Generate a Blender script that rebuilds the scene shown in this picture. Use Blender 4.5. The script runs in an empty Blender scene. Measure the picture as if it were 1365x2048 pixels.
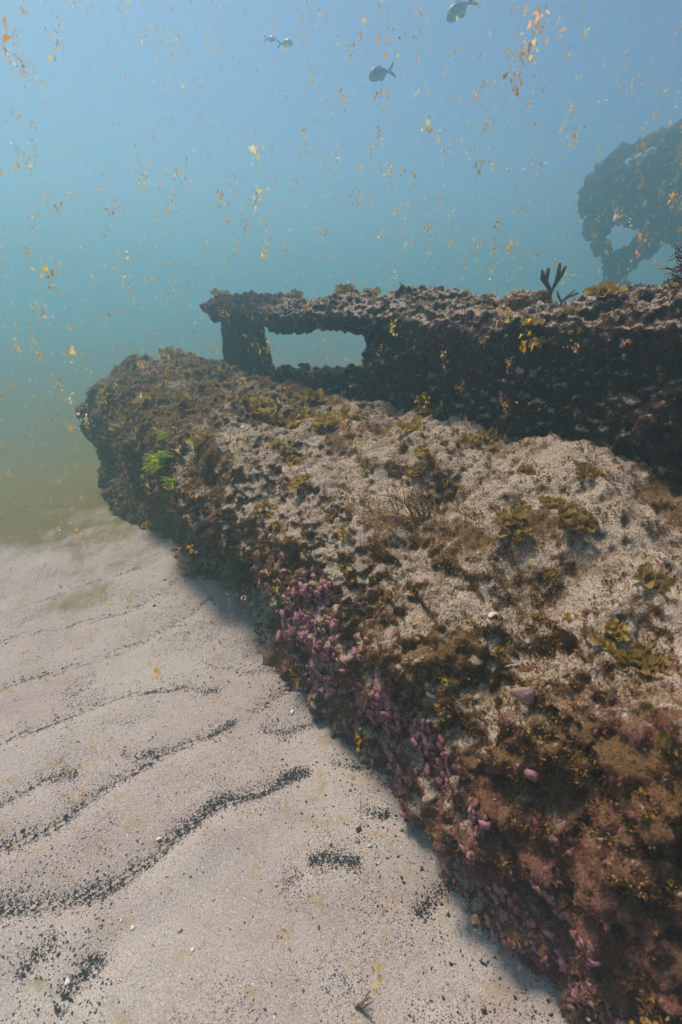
import bpy, math, random
import numpy as np
from mathutils import Vector, Matrix, Euler
from mathutils.bvhtree import BVHTree

S = bpy.context.scene
COL = S.collection
random.seed(7)
RNG = np.random.default_rng(7)
R = math.radians

# ------------------------------------------------------------------ camera
CAM_H = 1.0
PITCH = math.atan(434 / 967)
cd = bpy.data.cameras.new('camera')
cam = bpy.data.objects.new('camera', cd)
COL.objects.link(cam)
cam.location = (0, 0, CAM_H)
cam.rotation_euler = (math.pi / 2 - PITCH, 0, 0)
cd.sensor_fit = 'VERTICAL'
cd.sensor_height = 36
cd.sensor_width = 24
cd.lens = 17
cd.clip_start = 0.02
cd.clip_end = 500
cd.dof.use_dof = True
cd.dof.focus_distance = 1.25
cd.dof.aperture_fstop = 4.5
S.camera = cam

# ------------------------------------------------------------------ sky and sun
AX = np.array([-0.596, 0.803, 0.0])      # along the wreck, away from the camera
NX = np.array([0.803, 0.596, 0.0])       # across the wreck, away from the sand
ELEV = R(65)
_h = AX * 0.95 - NX * 0.12
_h = _h / np.linalg.norm(_h)
SUN = Vector((_h[0] * math.cos(ELEV), _h[1] * math.cos(ELEV), math.sin(ELEV)))
w = bpy.data.worlds.new('World')
S.world = w
w.use_nodes = True
nt = w.node_tree
bg = nt.nodes['Background']
sky = nt.nodes.new('ShaderNodeTexSky')
sky.sky_type = 'NISHITA'
sky.sun_disc = False
sky.dust_density = 1.5
sky.ozone_density = 6.0
sky.sun_elevation = ELEV
sky.sun_rotation = math.atan2(SUN.x, SUN.y)
nt.links.new(sky.outputs[0], bg.inputs[0])
bg.inputs[1].default_value = 0.09
sl = bpy.data.lights.new('sun', 'SUN')
sl.energy = 5.0
sl.angle = R(11)
sl.color = (1.0, 0.87, 0.70)
so = bpy.data.objects.new('sun', sl)
COL.objects.link(so)
so.rotation_euler = SUN.to_track_quat('Z', 'Y').to_euler()
so.location = (0, 0, 6)
S.view_settings.view_transform = 'Standard'
S.view_settings.look = 'None'
S.view_settings.gamma = 1
S.view_settings.exposure = 0.28
S.view_settings.use_curve_mapping = False
S.render.engine = 'CYCLES'
cy = S.cycles
cy.use_denoising = True
try:
    cy.denoiser = 'OPENIMAGEDENOISE'
    cy.denoising_input_passes = 'RGB_ALBEDO_NORMAL'
    cy.denoising_prefilter = 'ACCURATE'
except Exception:
    pass
cy.max_bounces = 8
cy.diffuse_bounces = 3
cy.glossy_bounces = 2
cy.transmission_bounces = 3
cy.transparent_max_bounces = 12
cy.volume_bounces = 3
cy.caustics_reflective = False
cy.caustics_refractive = False
cy.sample_clamp_indirect = 6

# ------------------------------------------------------------------ helpers
def pdir(px, py):
    x = (px - 682.5) / 967.0
    y = (1024 - py) / 967.0
    c, s = math.cos(PITCH), math.sin(PITCH)
    return np.array([x, c + y * s, -s + y * c])

def ground(px, py, z=0.0):
    d = pdir(px, py)
    t = (z - CAM_H) / d[2]
    return np.array([0, 0, CAM_H]) + d * t

def W(a, n, z):
    return AX * a + NX * n + np.array([0, 0, z])

_G = RNG.normal(size=(256, 3))
_G /= np.linalg.norm(_G, axis=1)[:, None]
_P = RNG.permutation(256)
_P = np.concatenate([_P, _P, _P])

def gnoise(p):
    ip = np.floor(p).astype(np.int64)
    f = p - ip
    u = f * f * f * (f * (f * 6 - 15) + 10)
    ip &= 255
    out = 0
    for dx in (0, 1):
        wx = u[:, 0] if dx else 1 - u[:, 0]
        for dy in (0, 1):
            wy = u[:, 1] if dy else 1 - u[:, 1]
            for dz in (0, 1):
                wz = u[:, 2] if dz else 1 - u[:, 2]
                h = _P[_P[_P[(ip[:, 0] + dx) & 255] + ((ip[:, 1] + dy) & 255)] + ((ip[:, 2] + dz) & 255)]
                g = _G[h]
                out = out + wx * wy * wz * (g[:, 0] * (f[:, 0] - dx) + g[:, 1] * (f[:, 1] - dy) + g[:, 2] * (f[:, 2] - dz))
    return out * 1.6

def fbm(p, f, o=3, off=0.0, gain=0.5):
    r, a = 0, 1.0
    for i in range(o):
        r = r + a * gnoise(p * f + off + 17.3 * i)
        f *= 2.03
        a *= gain
    return r

def sstep(a, b, x):
    t = np.clip((x - a) / (b - a), 0, 1)
    return t * t * (3 - 2 * t)

def mesh_np(name, v, faces, smooth=True):
    """faces: (M,3) or (M,4) array"""
    v = np.asarray(v, dtype=np.float32)
    faces = np.asarray(faces, dtype=np.int32)
    me = bpy.data.meshes.new(name)
    m, k = faces.shape
    me.vertices.add(len(v))
    me.vertices.foreach_set('co', v.ravel())
    me.loops.add(m * k)
    me.loops.foreach_set('vertex_index', faces.ravel())
    me.polygons.add(m)
    me.polygons.foreach_set('loop_start', np.arange(m, dtype=np.int32) * k)
    me.polygons.foreach_set('loop_total', np.full(m, k, dtype=np.int32))
    me.polygons.foreach_set('use_smooth', np.full(m, smooth))
    me.update(calc_edges=True)
    me.validate()
    return me

def link(name, me, mat=None, parent=None):
    o = bpy.data.objects.new(name, me)
    COL.objects.link(o)
    if mat is not None and me is not None and len(me.materials) == 0:
        me.materials.append(mat)
    if parent is not None:
        o.parent = parent
    return o

def tag(o, label=None, cat=None, group=None, kind=None):
    if label: o['label'] = label
    if cat: o['category'] = cat
    if group: o['group'] = group
    if kind: o['kind'] = kind
    return o

def empty(name, loc=(0, 0, 0)):
    o = bpy.data.objects.new(name, None)
    o.empty_display_size = 0.02
    COL.objects.link(o)
    o.location = Vector(loc)
    return o

def attr_f(me, name, vals):
    at = me.attributes.new(name, 'FLOAT', 'POINT')
    at.data.foreach_set('value', np.asarray(vals, dtype=np.float32))

def attr_c(me, name, cols):
    at = me.color_attributes.new(name, 'FLOAT_COLOR', 'POINT')
    c = np.ones((len(cols), 4), dtype=np.float32)
    c[:, :3] = cols
    at.data.foreach_set('color', c.ravel())

def get_vn(me):
    v = np.empty(len(me.vertices) * 3, dtype=np.float32)
    me.vertices.foreach_get('co', v)
    n = np.empty(len(me.vertices) * 3, dtype=np.float32)
    me.vertex_normals.foreach_get('vector', n)
    return v.reshape(-1, 3).astype(np.float64), n.reshape(-1, 3).astype(np.float64)

def set_v(me, v):
    me.vertices.foreach_set('co', v.astype(np.float32).ravel())
    me.update()

def remesh(v, f, voxel, smooth_it=4):
    """closed shells -> one skin of even quads"""
    me = bpy.data.meshes.new('tmp')
    me.from_pydata([tuple(map(float, p)) for p in v], [], f)
    o = bpy.data.objects.new('tmp', me)
    COL.objects.link(o)
    m = o.modifiers.new('r', 'REMESH')
    m.mode = 'VOXEL'
    m.voxel_size = voxel
    if smooth_it:
        s = o.modifiers.new('s', 'SMOOTH')
        s.iterations = smooth_it
        s.factor = 0.5
    dg = bpy.context.evaluated_depsgraph_get()
    out = bpy.data.meshes.new_from_object(o.evaluated_get(dg))
    bpy.data.objects.remove(o)
    bpy.data.meshes.remove(me)
    out.polygons.foreach_set('use_smooth', np.ones(len(out.polygons), dtype=bool))
    return out

def trim(me, keep_fn):
    v = np.empty(len(me.vertices) * 3, dtype=np.float32); me.vertices.foreach_get('co', v); v = v.reshape(-1, 3)
    q = np.empty(len(me.loops), dtype=np.int32); me.loops.foreach_get('vertex_index', q); q = q.reshape(-1, 4)
    c = v[q].mean(1)
    q = q[keep_fn(c)]
    used, inv = np.unique(q, return_inverse=True)
    out = mesh_np('skin', v[used], inv.reshape(-1, 4))
    bpy.data.meshes.remove(me)
    return out

def box_vf(c, off=0):
    """c: 8 corners, bottom ring of 4 then top ring of 4"""
    f = [(3, 2, 1, 0), (4, 5, 6, 7), (0, 1, 5, 4), (1, 2, 6, 5), (2, 3, 7, 6), (3, 0, 4, 7)]
    return list(c), [tuple(i + off for i in q) for q in f]

def loft_vf(rings, off=0):
    """list of rings with equal point counts, capped"""
    k = len(rings[0])
    v = [p for r in rings for p in r]
    f = []
    for i in range(len(rings) - 1):
        for j in range(k):
            j2 = (j + 1) % k
            f.append((off + i * k + j, off + i * k + j2, off + (i + 1) * k + j2, off + (i + 1) * k + j))
    f.append(tuple(off + j for j in reversed(range(k))))
    f.append(tuple(off + (len(rings) - 1) * k + j for j in range(k)))
    return v, f

class NT:
    def __init__(self, name):
        self.m = bpy.data.materials.new(name)
        self.m.use_nodes = True
        self.t = self.m.node_tree
        self.b = self.t.nodes['Principled BSDF']
        self.out = self.t.nodes['Material Output']
        self.b.inputs['Roughness'].default_value = 0.85
        self.b.inputs['Specular IOR Level'].default_value = 0.15
        self._pos = None
    def pos(self):
        if self._pos is None:
            g = self.t.nodes.new('ShaderNodeNewGeometry')
            self._pos = g.outputs['Position']
        return self._pos
    def objco(self):
        return self.t.nodes.new('ShaderNodeTexCoord').outputs['Object']
    def noise(self, scale, detail=4, rough=0.6, co=None, dist=0.0, off=None):
        n = self.t.nodes.new('ShaderNodeTexNoise')
        n.inputs['Scale'].default_value = scale
        n.inputs['Detail'].default_value = detail
        n.inputs['Roughness'].default_value = rough
        n.inputs['Distortion'].default_value = dist
        c = co or self.pos()
        if off:
            a = self.t.nodes.new('ShaderNodeVectorMath')
            a.operation = 'ADD'
            a.inputs[1].default_value = (off, off * 1.7, off * 0.6)
            self.t.links.new(c, a.inputs[0])
            c = a.outputs[0]
        self.t.links.new(c, n.inputs['Vector'])
        return n.outputs['Fac']
    def voro(self, scale, co=None, feature='F1'):
        n = self.t.nodes.new('ShaderNodeTexVoronoi')
        n.feature = feature
        n.inputs['Scale'].default_value = scale
        self.t.links.new(co or self.pos(), n.inputs['Vector'])
        return n
    def attr(self, name, fac=True):
        n = self.t.nodes.new('ShaderNodeAttribute')
        n.attribute_name = name
        return n.outputs['Fac' if fac else 'Color']
    def ramp(self, fac, stops, interp='LINEAR'):
        n = self.t.nodes.new('ShaderNodeValToRGB')
        n.color_ramp.interpolation = interp
        e = n.color_ramp.elements
        while len(e) < len(stops):
            e.new(0.5)
        for i, (p, c) in enumerate(stops):
            e[i].position = p
            if not isinstance(c, (tuple, list)):
                c = (c, c, c)
            e[i].color = (*c[:3], 1)
        self.t.links.new(fac, n.inputs[0])
        return n.outputs[0]
    def mix(self, fac, a, b, mode='MIX'):
        n = self.t.nodes.new('ShaderNodeMix')
        n.data_type = 'RGBA'
        n.blend_type = mode
        self.inp(n.inputs[0], fac)
        self.inp(n.inputs[6], a)
        self.inp(n.inputs[7], b)
        return n.outputs[2]
    def inp(self, sock, v):
        if isinstance(v, (int, float)):
            sock.default_value = v
        elif isinstance(v, (tuple, list)):
            sock.default_value = (*v[:3], 1)
        else:
            self.t.links.new(v, sock)
    def math(self, op, a, b=0.0, clamp=False):
        n = self.t.nodes.new('ShaderNodeMath')
        n.operation = op
        n.use_clamp = clamp
        self.inp(n.inputs[0], a)
        self.inp(n.inputs[1], b)
        return n.outputs[0]
    def color(self, c):
        self.inp(self.b.inputs['Base Color'], c)
    def bump(self, h, strength=0.5, dist=0.01, prev=None):
        n = self.t.nodes.new('ShaderNodeBump')
        n.inputs['Strength'].default_value = strength
        n.inputs['Distance'].default_value = dist
        self.t.links.new(h, n.inputs['Height'])
        if prev is not None:
            self.t.links.new(prev, n.inputs['Normal'])
        self.t.links.new(n.outputs[0], self.b.inputs['Normal'])
        return n.outputs[0]
    def translucent(self, fac, col):
        tr = self.t.nodes.new('ShaderNodeBsdfTranslucent')
        self.inp(tr.inputs[0], col)
        mx = self.t.nodes.new('ShaderNodeMixShader')
        mx.inputs[0].default_value = fac
        self.t.links.new(self.b.outputs[0], mx.inputs[1])
        self.t.links.new(tr.outputs[0], mx.inputs[2])
        self.t.links.new(mx.outputs[0], self.out.inputs['Surface'])

# ------------------------------------------------------------------ materials
def mat_sand():
    t = NT('sand')
    fine = t.noise(420, 2, 0.6)
    mid = t.noise(9, 4, 0.6)
    big = t.noise(2.2, 3, 0.5)
    base = t.mix(mid, (0.325, 0.242, 0.222), (0.455, 0.362, 0.342))
    base = t.mix(t.ramp(big, [(0.42, 0), (0.62, 1)]), base, (0.425, 0.355, 0.325))
    grain = t.ramp(fine, [(0.30, 0.55), (0.5, 1.0), (0.72, 1.35)])
    base = t.mix(1.0, base, grain, 'MULTIPLY')
    # ochre algal film in small blotches
    och = t.ramp(t.noise(26, 3, 0.6, off=5.1), [(0.56, 0), (0.68, 0.6)])
    base = t.mix(och, base, (0.34, 0.24, 0.12))
    # black mineral grains, in drifts
    v = t.voro(330)
    drift = t.ramp(t.noise(7, 5, 0.7, off=2.3), [(0.40, 0.08), (0.66, 0.46)])
    thr = t.math('LESS_THAN', v.outputs['Distance'], drift)
    pick = t.noise(160, 1, 0.5, off=9)
    thr = t.math('MULTIPLY', thr, t.ramp(pick, [(0.45, 0), (0.5, 1)]))
    base = t.mix(thr, base, (0.03, 0.027, 0.03))
    # white shell grit
    v2 = t.voro(190)
    wh = t.math('LESS_THAN', v2.outputs['Distance'], 0.13)
    wh = t.math('MULTIPLY', wh, t.ramp(t.noise(60, 1, 0.5, off=4), [(0.5, 0), (0.55, 1)]))
    base = t.mix(wh, base, (0.75, 0.72, 0.70))
    # olive of the distant haze painted into the sand colour beyond the bank
    silt = t.attr('silt')
    base = t.mix(silt, base, (0.16, 0.125, 0.05))
    t.color(base)
    t.b.inputs['Roughness'].default_value = 0.9
    b1 = t.bump(t.noise(60, 4, 0.65), 0.25, 0.01)
    t.bump(fine, 0.55, 0.003, b1)
    return t.m

def mat_crust(name, dark=False):
    t = NT(name)
    n1 = t.noise(14, 5, 0.65)
    n2 = t.noise(45, 4, 0.7, off=3.0)
    fine = t.noise(230, 3, 0.7)
    if dark:  # maroon-brown crust with the side plate's shade put into its colour
        a = t.mix(n1, (0.038, 0.021, 0.016), (0.105, 0.062, 0.042))
        a = t.mix(t.ramp(n2, [(0.5, 0), (0.7, 1)]), a, (0.065, 0.042, 0.022))
    else:
        a = t.mix(n1, (0.145, 0.073, 0.029), (0.32, 0.178, 0.07))
        a = t.mix(t.ramp(n2, [(0.45, 0), (0.68, 1)]), a, (0.20, 0.11, 0.055))
    # red and pink coralline skin
    pk = t.attr('pink')
    pcol = t.mix(t.noise(30, 4, 0.7, off=7.0), (0.10, 0.030, 0.020), (0.40, 0.15, 0.16))
    pm = t.math('MULTIPLY', pk, t.ramp(t.noise(22, 5, 0.75, off=1.3), [(0.36, 0), (0.58, 1)]))
    a = t.mix(pm, a, pcol)
    # settled sand
    sed = t.attr('sed')
    sm = t.math('ADD', sed, t.math('MULTIPLY', t.math('SUBTRACT', t.noise(34, 6, 0.8, off=11), 0.5), 1.3))
    sm = t.math('ADD', sm, t.math('MULTIPLY', t.math('SUBTRACT', t.noise(150, 5, 0.8, off=17), 0.5), 2.4))
    sm = t.ramp(sm, [(0.32, 0), (0.74, 1)])
    scol = t.mix(t.noise(12, 3, 0.6, off=8), (0.50, 0.35, 0.262), (0.69, 0.545, 0.45))
    scol = t.mix(t.ramp(t.noise(20, 4, 0.7, off=21), [(0.5, 0), (0.72, 0.8)]), scol, (0.33, 0.21, 0.085))
    scol = t.mix(1.0, scol, t.ramp(t.noise(380, 2, 0.6, off=2), [(0.3, 0.45), (0.5, 1.0), (0.72, 1.4)]), 'MULTIPLY')
    v = t.voro(300)
    sp = t.math('LESS_THAN', v.outputs['Distance'], t.ramp(t.noise(25, 3, 0.7, off=15), [(0.42, 0.0), (0.7, 0.34)]))
    scol = t.mix(sp, scol, (0.05, 0.035, 0.035))
    a = t.mix(sm, a, scol)
    # pale flecks of shell and worm tube
    v2 = t.voro(75)
    fl = t.math('LESS_THAN', v2.outputs['Distance'], 0.16)
    fl = t.math('MULTIPLY', fl, t.ramp(t.noise(40, 1, 0.5, off=31), [(0.55, 0), (0.6, 1)]))
    a = t.mix(fl, a, (0.5, 0.42, 0.38) if not dark else (0.36, 0.30, 0.28))
    t.color(a)
    t.b.inputs['Roughness'].default_value = 0.9
    b = t.bump(n2, 0.7, 0.025)
    b = t.bump(t.voro(120).outputs['Distance'], 0.55, 0.010, b)
    t.bump(fine, 0.9, 0.010, b)
    return t.m

M_SAND = mat_sand()
M_CRUST = mat_crust('crusted_metal')
M_DARK = mat_crust('shaded_crusted_metal', True)

# ------------------------------------------------------------------ seabed
LINES_PX = [
    [(-160, 1540), (0, 1490), (130, 1440), (240, 1390), (330, 1375), (460, 1378)],
    [(-200, 1740), (0, 1700), (100, 1670), (220, 1580), (330, 1510), (430, 1460), (490, 1430)],
    [(-150, 1850), (0, 1830), (200, 1790), (320, 1720), (370, 1650), (450, 1610), (560, 1570), (640, 1535)],
    [(-100, 1420), (100, 1345), (250, 1300), (350, 1250), (430, 1190)],
    [(-100, 1310), (80, 1262), (250, 1230), (370, 1150)],
    [(40, 1210), (170, 1165), (300, 1140)],
    [(500, 1450), (540, 1465), (620, 1450), (675, 1425)],
    [(690, 1460), (740, 1550), (800, 1570), (845, 1560)],
    [(600, 1755), (640, 1720), (690, 1708), (745, 1730)],
    [(825, 1850), (860, 1770), (950, 1738)],
    [(80, 2070), (170, 1960), (230, 1885)],
    [(40, 1975), (110, 1880)],
    [(-60, 1660), (0, 1620), (50, 1580), (180, 1545)],
    [(690, 1630), (760, 1622), (800, 1640)],
    [(400, 1330), (440, 1330), (500, 1345), (580, 1345)],
    [(140, 1390), (170, 1370), (190, 1345)],
    [(640, 1535), (690, 1520), (740, 1545)],
    [(480, 1432), (540, 1405), (620, 1350)],
    [(560, 1800), (600, 1755)],
    [(220, 1520), (290, 1515), (330, 1510)],
]
for _L in LINES_PX[:6]:
    _L.insert(0, (_L[0][0] - 420, _L[0][1] + 190))
LINES = [np.array([ground(*p)[:2] for p in L]) for L in LINES_PX]
LINE_W = [.8, 1.0, 1.45, .6, .55, .5, .6, .7, .8, .9, 1.0, .7, .6, .6, .45, .45, .5, .5, .6, .5]

def resample(L, step=0.01):
    seg = np.linalg.norm(np.diff(L, axis=0), axis=1)
    s = np.concatenate([[0], np.cumsum(seg)])
    q = np.linspace(0, s[-1], max(4, int(s[-1] / step)))
    x = np.interp(q, s, L[:, 0]); y = np.interp(q, s, L[:, 1])
    k = np.ones(9) / 9
    def sm(u):
        p = np.concatenate([np.full(4, u[0]), u, np.full(4, u[-1])])
        return np.convolve(p, k, 'valid')
    for _ in range(3):
        if len(x) > 9: x, y = sm(x), sm(y)
    return np.stack([x, y], 1)

LINES_S = [resample(L) for L in LINES]

def sand_height(xy):
    x, y = xy[:, 0], xy[:, 1]
    p = np.stack([x, y, np.zeros_like(x)], 1)
    r = np.hypot(x, y)
    h = 0.024 * gnoise(p * 1.7 + 3.1) + 0.014 * gnoise(p * 4.3) * sstep(12, 5, r)
    near = r < 4
    q = xy[near]
    hh = np.zeros(len(q))
    for li, (L, wd) in enumerate(zip(LINES_S, LINE_W)):
        tight = li in (6, 7, 8, 9, 13)
        lo, hi = L.min(0) - 0.3, L.max(0) + 0.3
        m = np.all((q > lo) & (q < hi), axis=1)
        if not m.any(): continue
        pts = q[m]
        best = np.full(len(pts), 9.0); sg = np.zeros(len(pts)); tt = np.zeros(len(pts))
        T = np.gradient(L, axis=0)
        T /= np.linalg.norm(T, axis=1)[:, None] + 1e-9
        for i in range(0, len(L), 2):
            d = pts - L[i]
            dd = np.hypot(d[:, 0], d[:, 1])
            c = dd < best
            best = np.where(c, dd, best)
            cr = T[i, 0] * d[:, 1] - T[i, 1] * d[:, 0]
            sg = np.where(c, cr, sg)
            tt = np.where(c, i / max(1, len(L) - 1), tt)
        fade = sstep(0, 0.12, tt) * sstep(1.0, 0.85, tt)
        # narrow trough with a raised near lip
        fade = fade * np.exp(-(best / 0.13) ** 4)
        lip = 0.0 if tight else 1.0
        hh[m] += fade * wd * 0.9 * (-0.008 * np.exp(-(best / 0.022) ** 2)
                              + lip * 0.010 * np.exp(-((sg + 0.055) / 0.05) ** 2) * np.exp(-(np.maximum(0, best - np.abs(sg)) / 0.03) ** 2)
                              + lip * 0.004 * np.exp(-((sg - 0.09) / 0.07) ** 2) * np.exp(-(np.maximum(0, best - np.abs(sg)) / 0.03) ** 2))
    h[near] += hh
    a = x * AX[0] + y * AX[1]
    n = x * NX[0] + y * NX[1]
    # sand heaped softly along the foot of the wreck, with a scour in front of it
    h += 0.035 * np.exp(-((n - 0.50) / 0.10) ** 2) * (0.5 + gnoise(p * 2.6 + 9)) * sstep(3.6, 3.0, a)
    # beyond the bank the bottom drops away
    e = a + 0.10 * gnoise(p * 2.2 + 1.7) + 0.35 * n
    drop = sstep(2.0, 7.0, e)
    h -= 0.55 * drop
    h += 0.10 * gnoise(p * 0.35) * sstep(4, 9, r)
    return h

def build_sand():
    nr, nt_ = 400, 620
    r = 0.12 * (62 / 0.12) ** (np.linspace(0, 1, nr))
    # denser rings close in
    u = np.linspace(0, 1, nt_, endpoint=False)
    th = 2 * math.pi * (u - 0.22 * np.sin(2 * math.pi * u) / 1.0 / 1.5)   # dense about theta = 0 (ahead)
    rr, tt = np.meshgrid(r, th, indexing='ij')
    xy = np.stack([rr * np.sin(tt), rr * np.cos(tt)], -1).reshape(-1, 2)
    xy = np.concatenate([xy, [[0, 0]]])
    z = sand_height(xy)
    v = np.column_stack([xy, z])
    i = np.arange(nr - 1)[:, None]; j = np.arange(nt_)[None, :]
    j2 = (j + 1) % nt_
    q = np.stack([i * nt_ + j, (i + 1) * nt_ + j, (i + 1) * nt_ + j2, i * nt_ + j2], -1).reshape(-1, 4)
    jj = np.arange(nt_)
    c = nr * nt_
    cap = np.stack([np.full(nt_, c), jj, (jj + 1) % nt_, (jj + 1) % nt_], -1)
    me = bpy.data.meshes.new('sand')
    tri = cap[:, :3]
    fl = np.concatenate([q.ravel(), tri.ravel()]).astype(np.int32)
    st = np.concatenate([np.arange(len(q)) * 4, len(q) * 4 + np.arange(nt_) * 3]).astype(np.int32)
    me.vertices.add(len(v)); me.vertices.foreach_set('co', v.astype(np.float32).ravel())
    me.loops.add(len(fl)); me.loops.foreach_set('vertex_index', fl)
    me.polygons.add(len(st)); me.polygons.foreach_set('loop_start', st)
    me.polygons.foreach_set('use_smooth', np.ones(len(st), dtype=bool))
    me.update(calc_edges=True); me.validate()
    p = np.column_stack([xy, np.zeros(len(xy))])
    a = xy @ AX[:2]; n = xy @ NX[:2]
    e = a + 0.35 * n + 0.5 * fbm(p, 2.6, 6, 3.0, 0.75)
    attr_f(me, 'silt', sstep(1.88, 2.65, e))  # mask for the olive haze tint painted on the far sand
    o = link('sand_seabed', me, M_SAND)
    tag(o, 'pale rippled sand seabed streaked with black mineral grains', 'sand', kind='structure')
    return o
SANDO = build_sand()

# ------------------------------------------------------------------ the wreck
ST = [  # station along the wreck, then (across, height) up the flank, over the top and down behind
    (-0.70, [(.52, -.15), (.52, 0), (.51, .12), (.51, .24), (.53, .36), (.57, .44), (.64, .50), (.78, .54), (.98, .57), (1.22, .58), (1.48, .56), (1.48, -.15)]),
    (0.10, [(.50, -.15), (.50, 0), (.50, .12), (.50, .24), (.51, .36), (.54, .46), (.62, .525), (.76, .56), (.96, .58), (1.2, .59), (1.48, .58), (1.48, -.15)]),
    (0.55, [(.51, -.15), (.51, 0), (.51, .12), (.52, .24), (.535, .36), (.58, .47), (.68, .555), (.86, .615), (1.0, .635), (1.2, .64), (1.48, .60), (1.48, -.15)]),
    (0.88, [(.50, -.15), (.50, 0), (.51, .12), (.52, .24), (.53, .36), (.575, .47), (.67, .56), (.84, .62), (1.0, .64), (1.2, .64), (1.48, .60), (1.48, -.15)]),
    (1.02, [(.50, -.15), (.52, 0), (.66, .09), (.80, .22), (.53, .31), (.55, .45), (.64, .54), (.80, .60), (1.0, .625), (1.2, .63), (1.48, .60), (1.48, -.15)]),
    (1.22, [(.48, -.15), (.50, 0), (.64, .09), (.80, .21), (.48, .30), (.50, .43), (.58, .53), (.76, .60), (1.0, .615), (1.2, .62), (1.48, .60), (1.48, -.15)]),
    (1.45, [(.47, -.15), (.49, 0), (.57, .10), (.72, .22), (.46, .30), (.46, .42), (.55, .53), (.72, .61), (1.0, .62), (1.2, .62), (1.48, .60), (1.48, -.15)]),
    (2.10, [(.44, -.15), (.46, 0), (.51, .11), (.60, .24), (.47, .32), (.46, .42), (.54, .54), (.70, .62), (.95, .635), (1.2, .63), (1.48, .60), (1.48, -.15)]),
    (2.80, [(.43, -.25), (.44, 0), (.47, .12), (.52, .24), (.46, .31), (.46, .44), (.53, .57), (.72, .66), (.95, .66), (1.2, .62), (1.48, .58), (1.48, -.25)]),
    (3.15, [(.44, -.4), (.46, 0), (.48, .12), (.50, .22), (.44, .30), (.46, .42), (.56, .54), (.74, .60), (.95, .60), (1.2, .58), (1.45, .54), (1.45, -.4)]),
    (3.32, [(.60, -.4), (.60, 0), (.60, .10), (.62, .20), (.62, .27), (.64, .36), (.70, .44), (.80, .48), (.95, .48), (1.15, .46), (1.35, .42), (1.35, -.4)]),
]
DENTS = [(690, 920, .045, .035), (880, 985, .06, .045), (1120, 1140, .07, .05), (1200, 935, .05, .035), (1000, 1200, .04, .025),
         (560, 1010, .05, .035), (1340, 1240, .06, .045), (640, 880, .04, -.02), (1080, 880, .10, -.035), (800, 1010, .09, -.02), (1230, 1200, .07, -.03), (760, 880, .05, .03)]
def build_lower():
    aa = np.array([s[0] for s in ST])
    pr = np.array([s[1] for s in ST])
    rings = []
    for a in np.arange(-0.70, 3.321, 0.03):
        ring = []
        for k in range(pr.shape[1]):
            n = np.interp(a, aa, pr[:, k, 0]); z = np.interp(a, aa, pr[:, k, 1])
            ring.append(W(a, n, z))
        rings.append(ring)
    v, f = loft_vf(rings)
    me = remesh(v, f, 0.0047, 14)
    me = trim(me, lambda c: (c[:, 2] > -0.07) & ((c @ NX < 1.34) | (c @ AX > 2.9)))
    v, n = get_vn(me)
    # boulder-like humps, knobs, pits
    side = sstep(0.75, 0.2, n[:, 2])
    d = 0.070 * fbm(v, 3.1, 2, 4.0)
    d += 0.030 * (0.30 - np.abs(gnoise(v * 8.0 + 5))) * (0.9 + 0.6 * side)
    d += 0.014 * fbm(v, 19, 2, 8.0) * (1.0 + 0.8 * side)
    pit = sstep(0.25, 0.62, gnoise(v * 11 + 41))
    d -= 0.026 * pit * (0.6 + 0.4 * side)
    for px, py, rad, dep in DENTS:
        q = ground(px, py, 0.58)
        rr = ((v[:, :2] - q[:2]) ** 2).sum(1) / rad ** 2
        d -= dep * np.exp(-rr) * (n[:, 2] > -0.2) * (1 + 0.5 * gnoise(v * 14))
    d *= sstep(-0.1, 0.05, v[:, 2])
    v2 = v + n * d[:, None]
    set_v(me, v2)
    v, n = get_vn(me)
    rg = sstep(-0.3, 0.4, gnoise(v * 4.3 + 9))
    d = 0.0075 * fbm(v, 46, 3, 2.0, 0.6) * (0.6 + 0.6 * rg + 0.8 * side) + 0.009 * (0.28 - np.abs(gnoise(v * 34 + 15))) * (0.4 + 0.6 * rg + side) - 0.007 * rg * sstep(0.3, 0.6, gnoise(v * 62 + 33))
    d *= 1 - 0.45 * sstep(0.4, 0.8, n[:, 2]) * sstep(1.5, 1.0, v @ AX)
    d += 0.013 * sstep(0.12, 0.5, gnoise(v * 27 + 77)) * sstep(-.1, .5, gnoise(v * 5 + 3)) - 0.007 * sstep(0.2, 0.55, gnoise(v * 38 + 7))
    set_v(me, v + n * d[:, None])
    v, n = get_vn(me)
    a = v @ AX; nn = v @ NX
    lowr = sstep(0.5, 0.38, v[:, 2]) * sstep(1.4, 1.0, a)
    sed = sstep(0.10 + 0.25 * lowr, 0.65 + 0.25 * lowr, n[:, 2]) * (0.98 + 0.5 * fbm(v, 4.5, 3, 6.0))
    sed *= 1 - 0.62 * sstep(1.1, 2.0, a)
    sed *= 1 - 0.75 * sstep(0.55, 0.1, a) * sstep(0.60, 0.46, v[:, 2])
    sed -= 0.55 * sstep(0.10, 0.55, fbm(v, 6.0, 4, 33.0, 0.6)) + 0.20 * sstep(0.1, 0.5, gnoise(v * 27 + 77)) * sstep(-.1, .5, gnoise(v * 5 + 3))
    pink = sstep(0.42, 0.16, v[:, 2]) * sstep(1.12, 0.85, a) + 0.45 * sstep(0.1, 0.4, fbm(v, 5, 2, 12.0)) * sstep(1.8, 0.6, a) + 0.6 * sstep(0.5, 0.1, a) * sstep(0.7, 0.3, n[:, 2])
    attr_f(me, 'sed', np.clip(sed, -0.6, 1))
    attr_f(me, 'pink', np.clip(pink, 0, 1))
    return me

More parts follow.
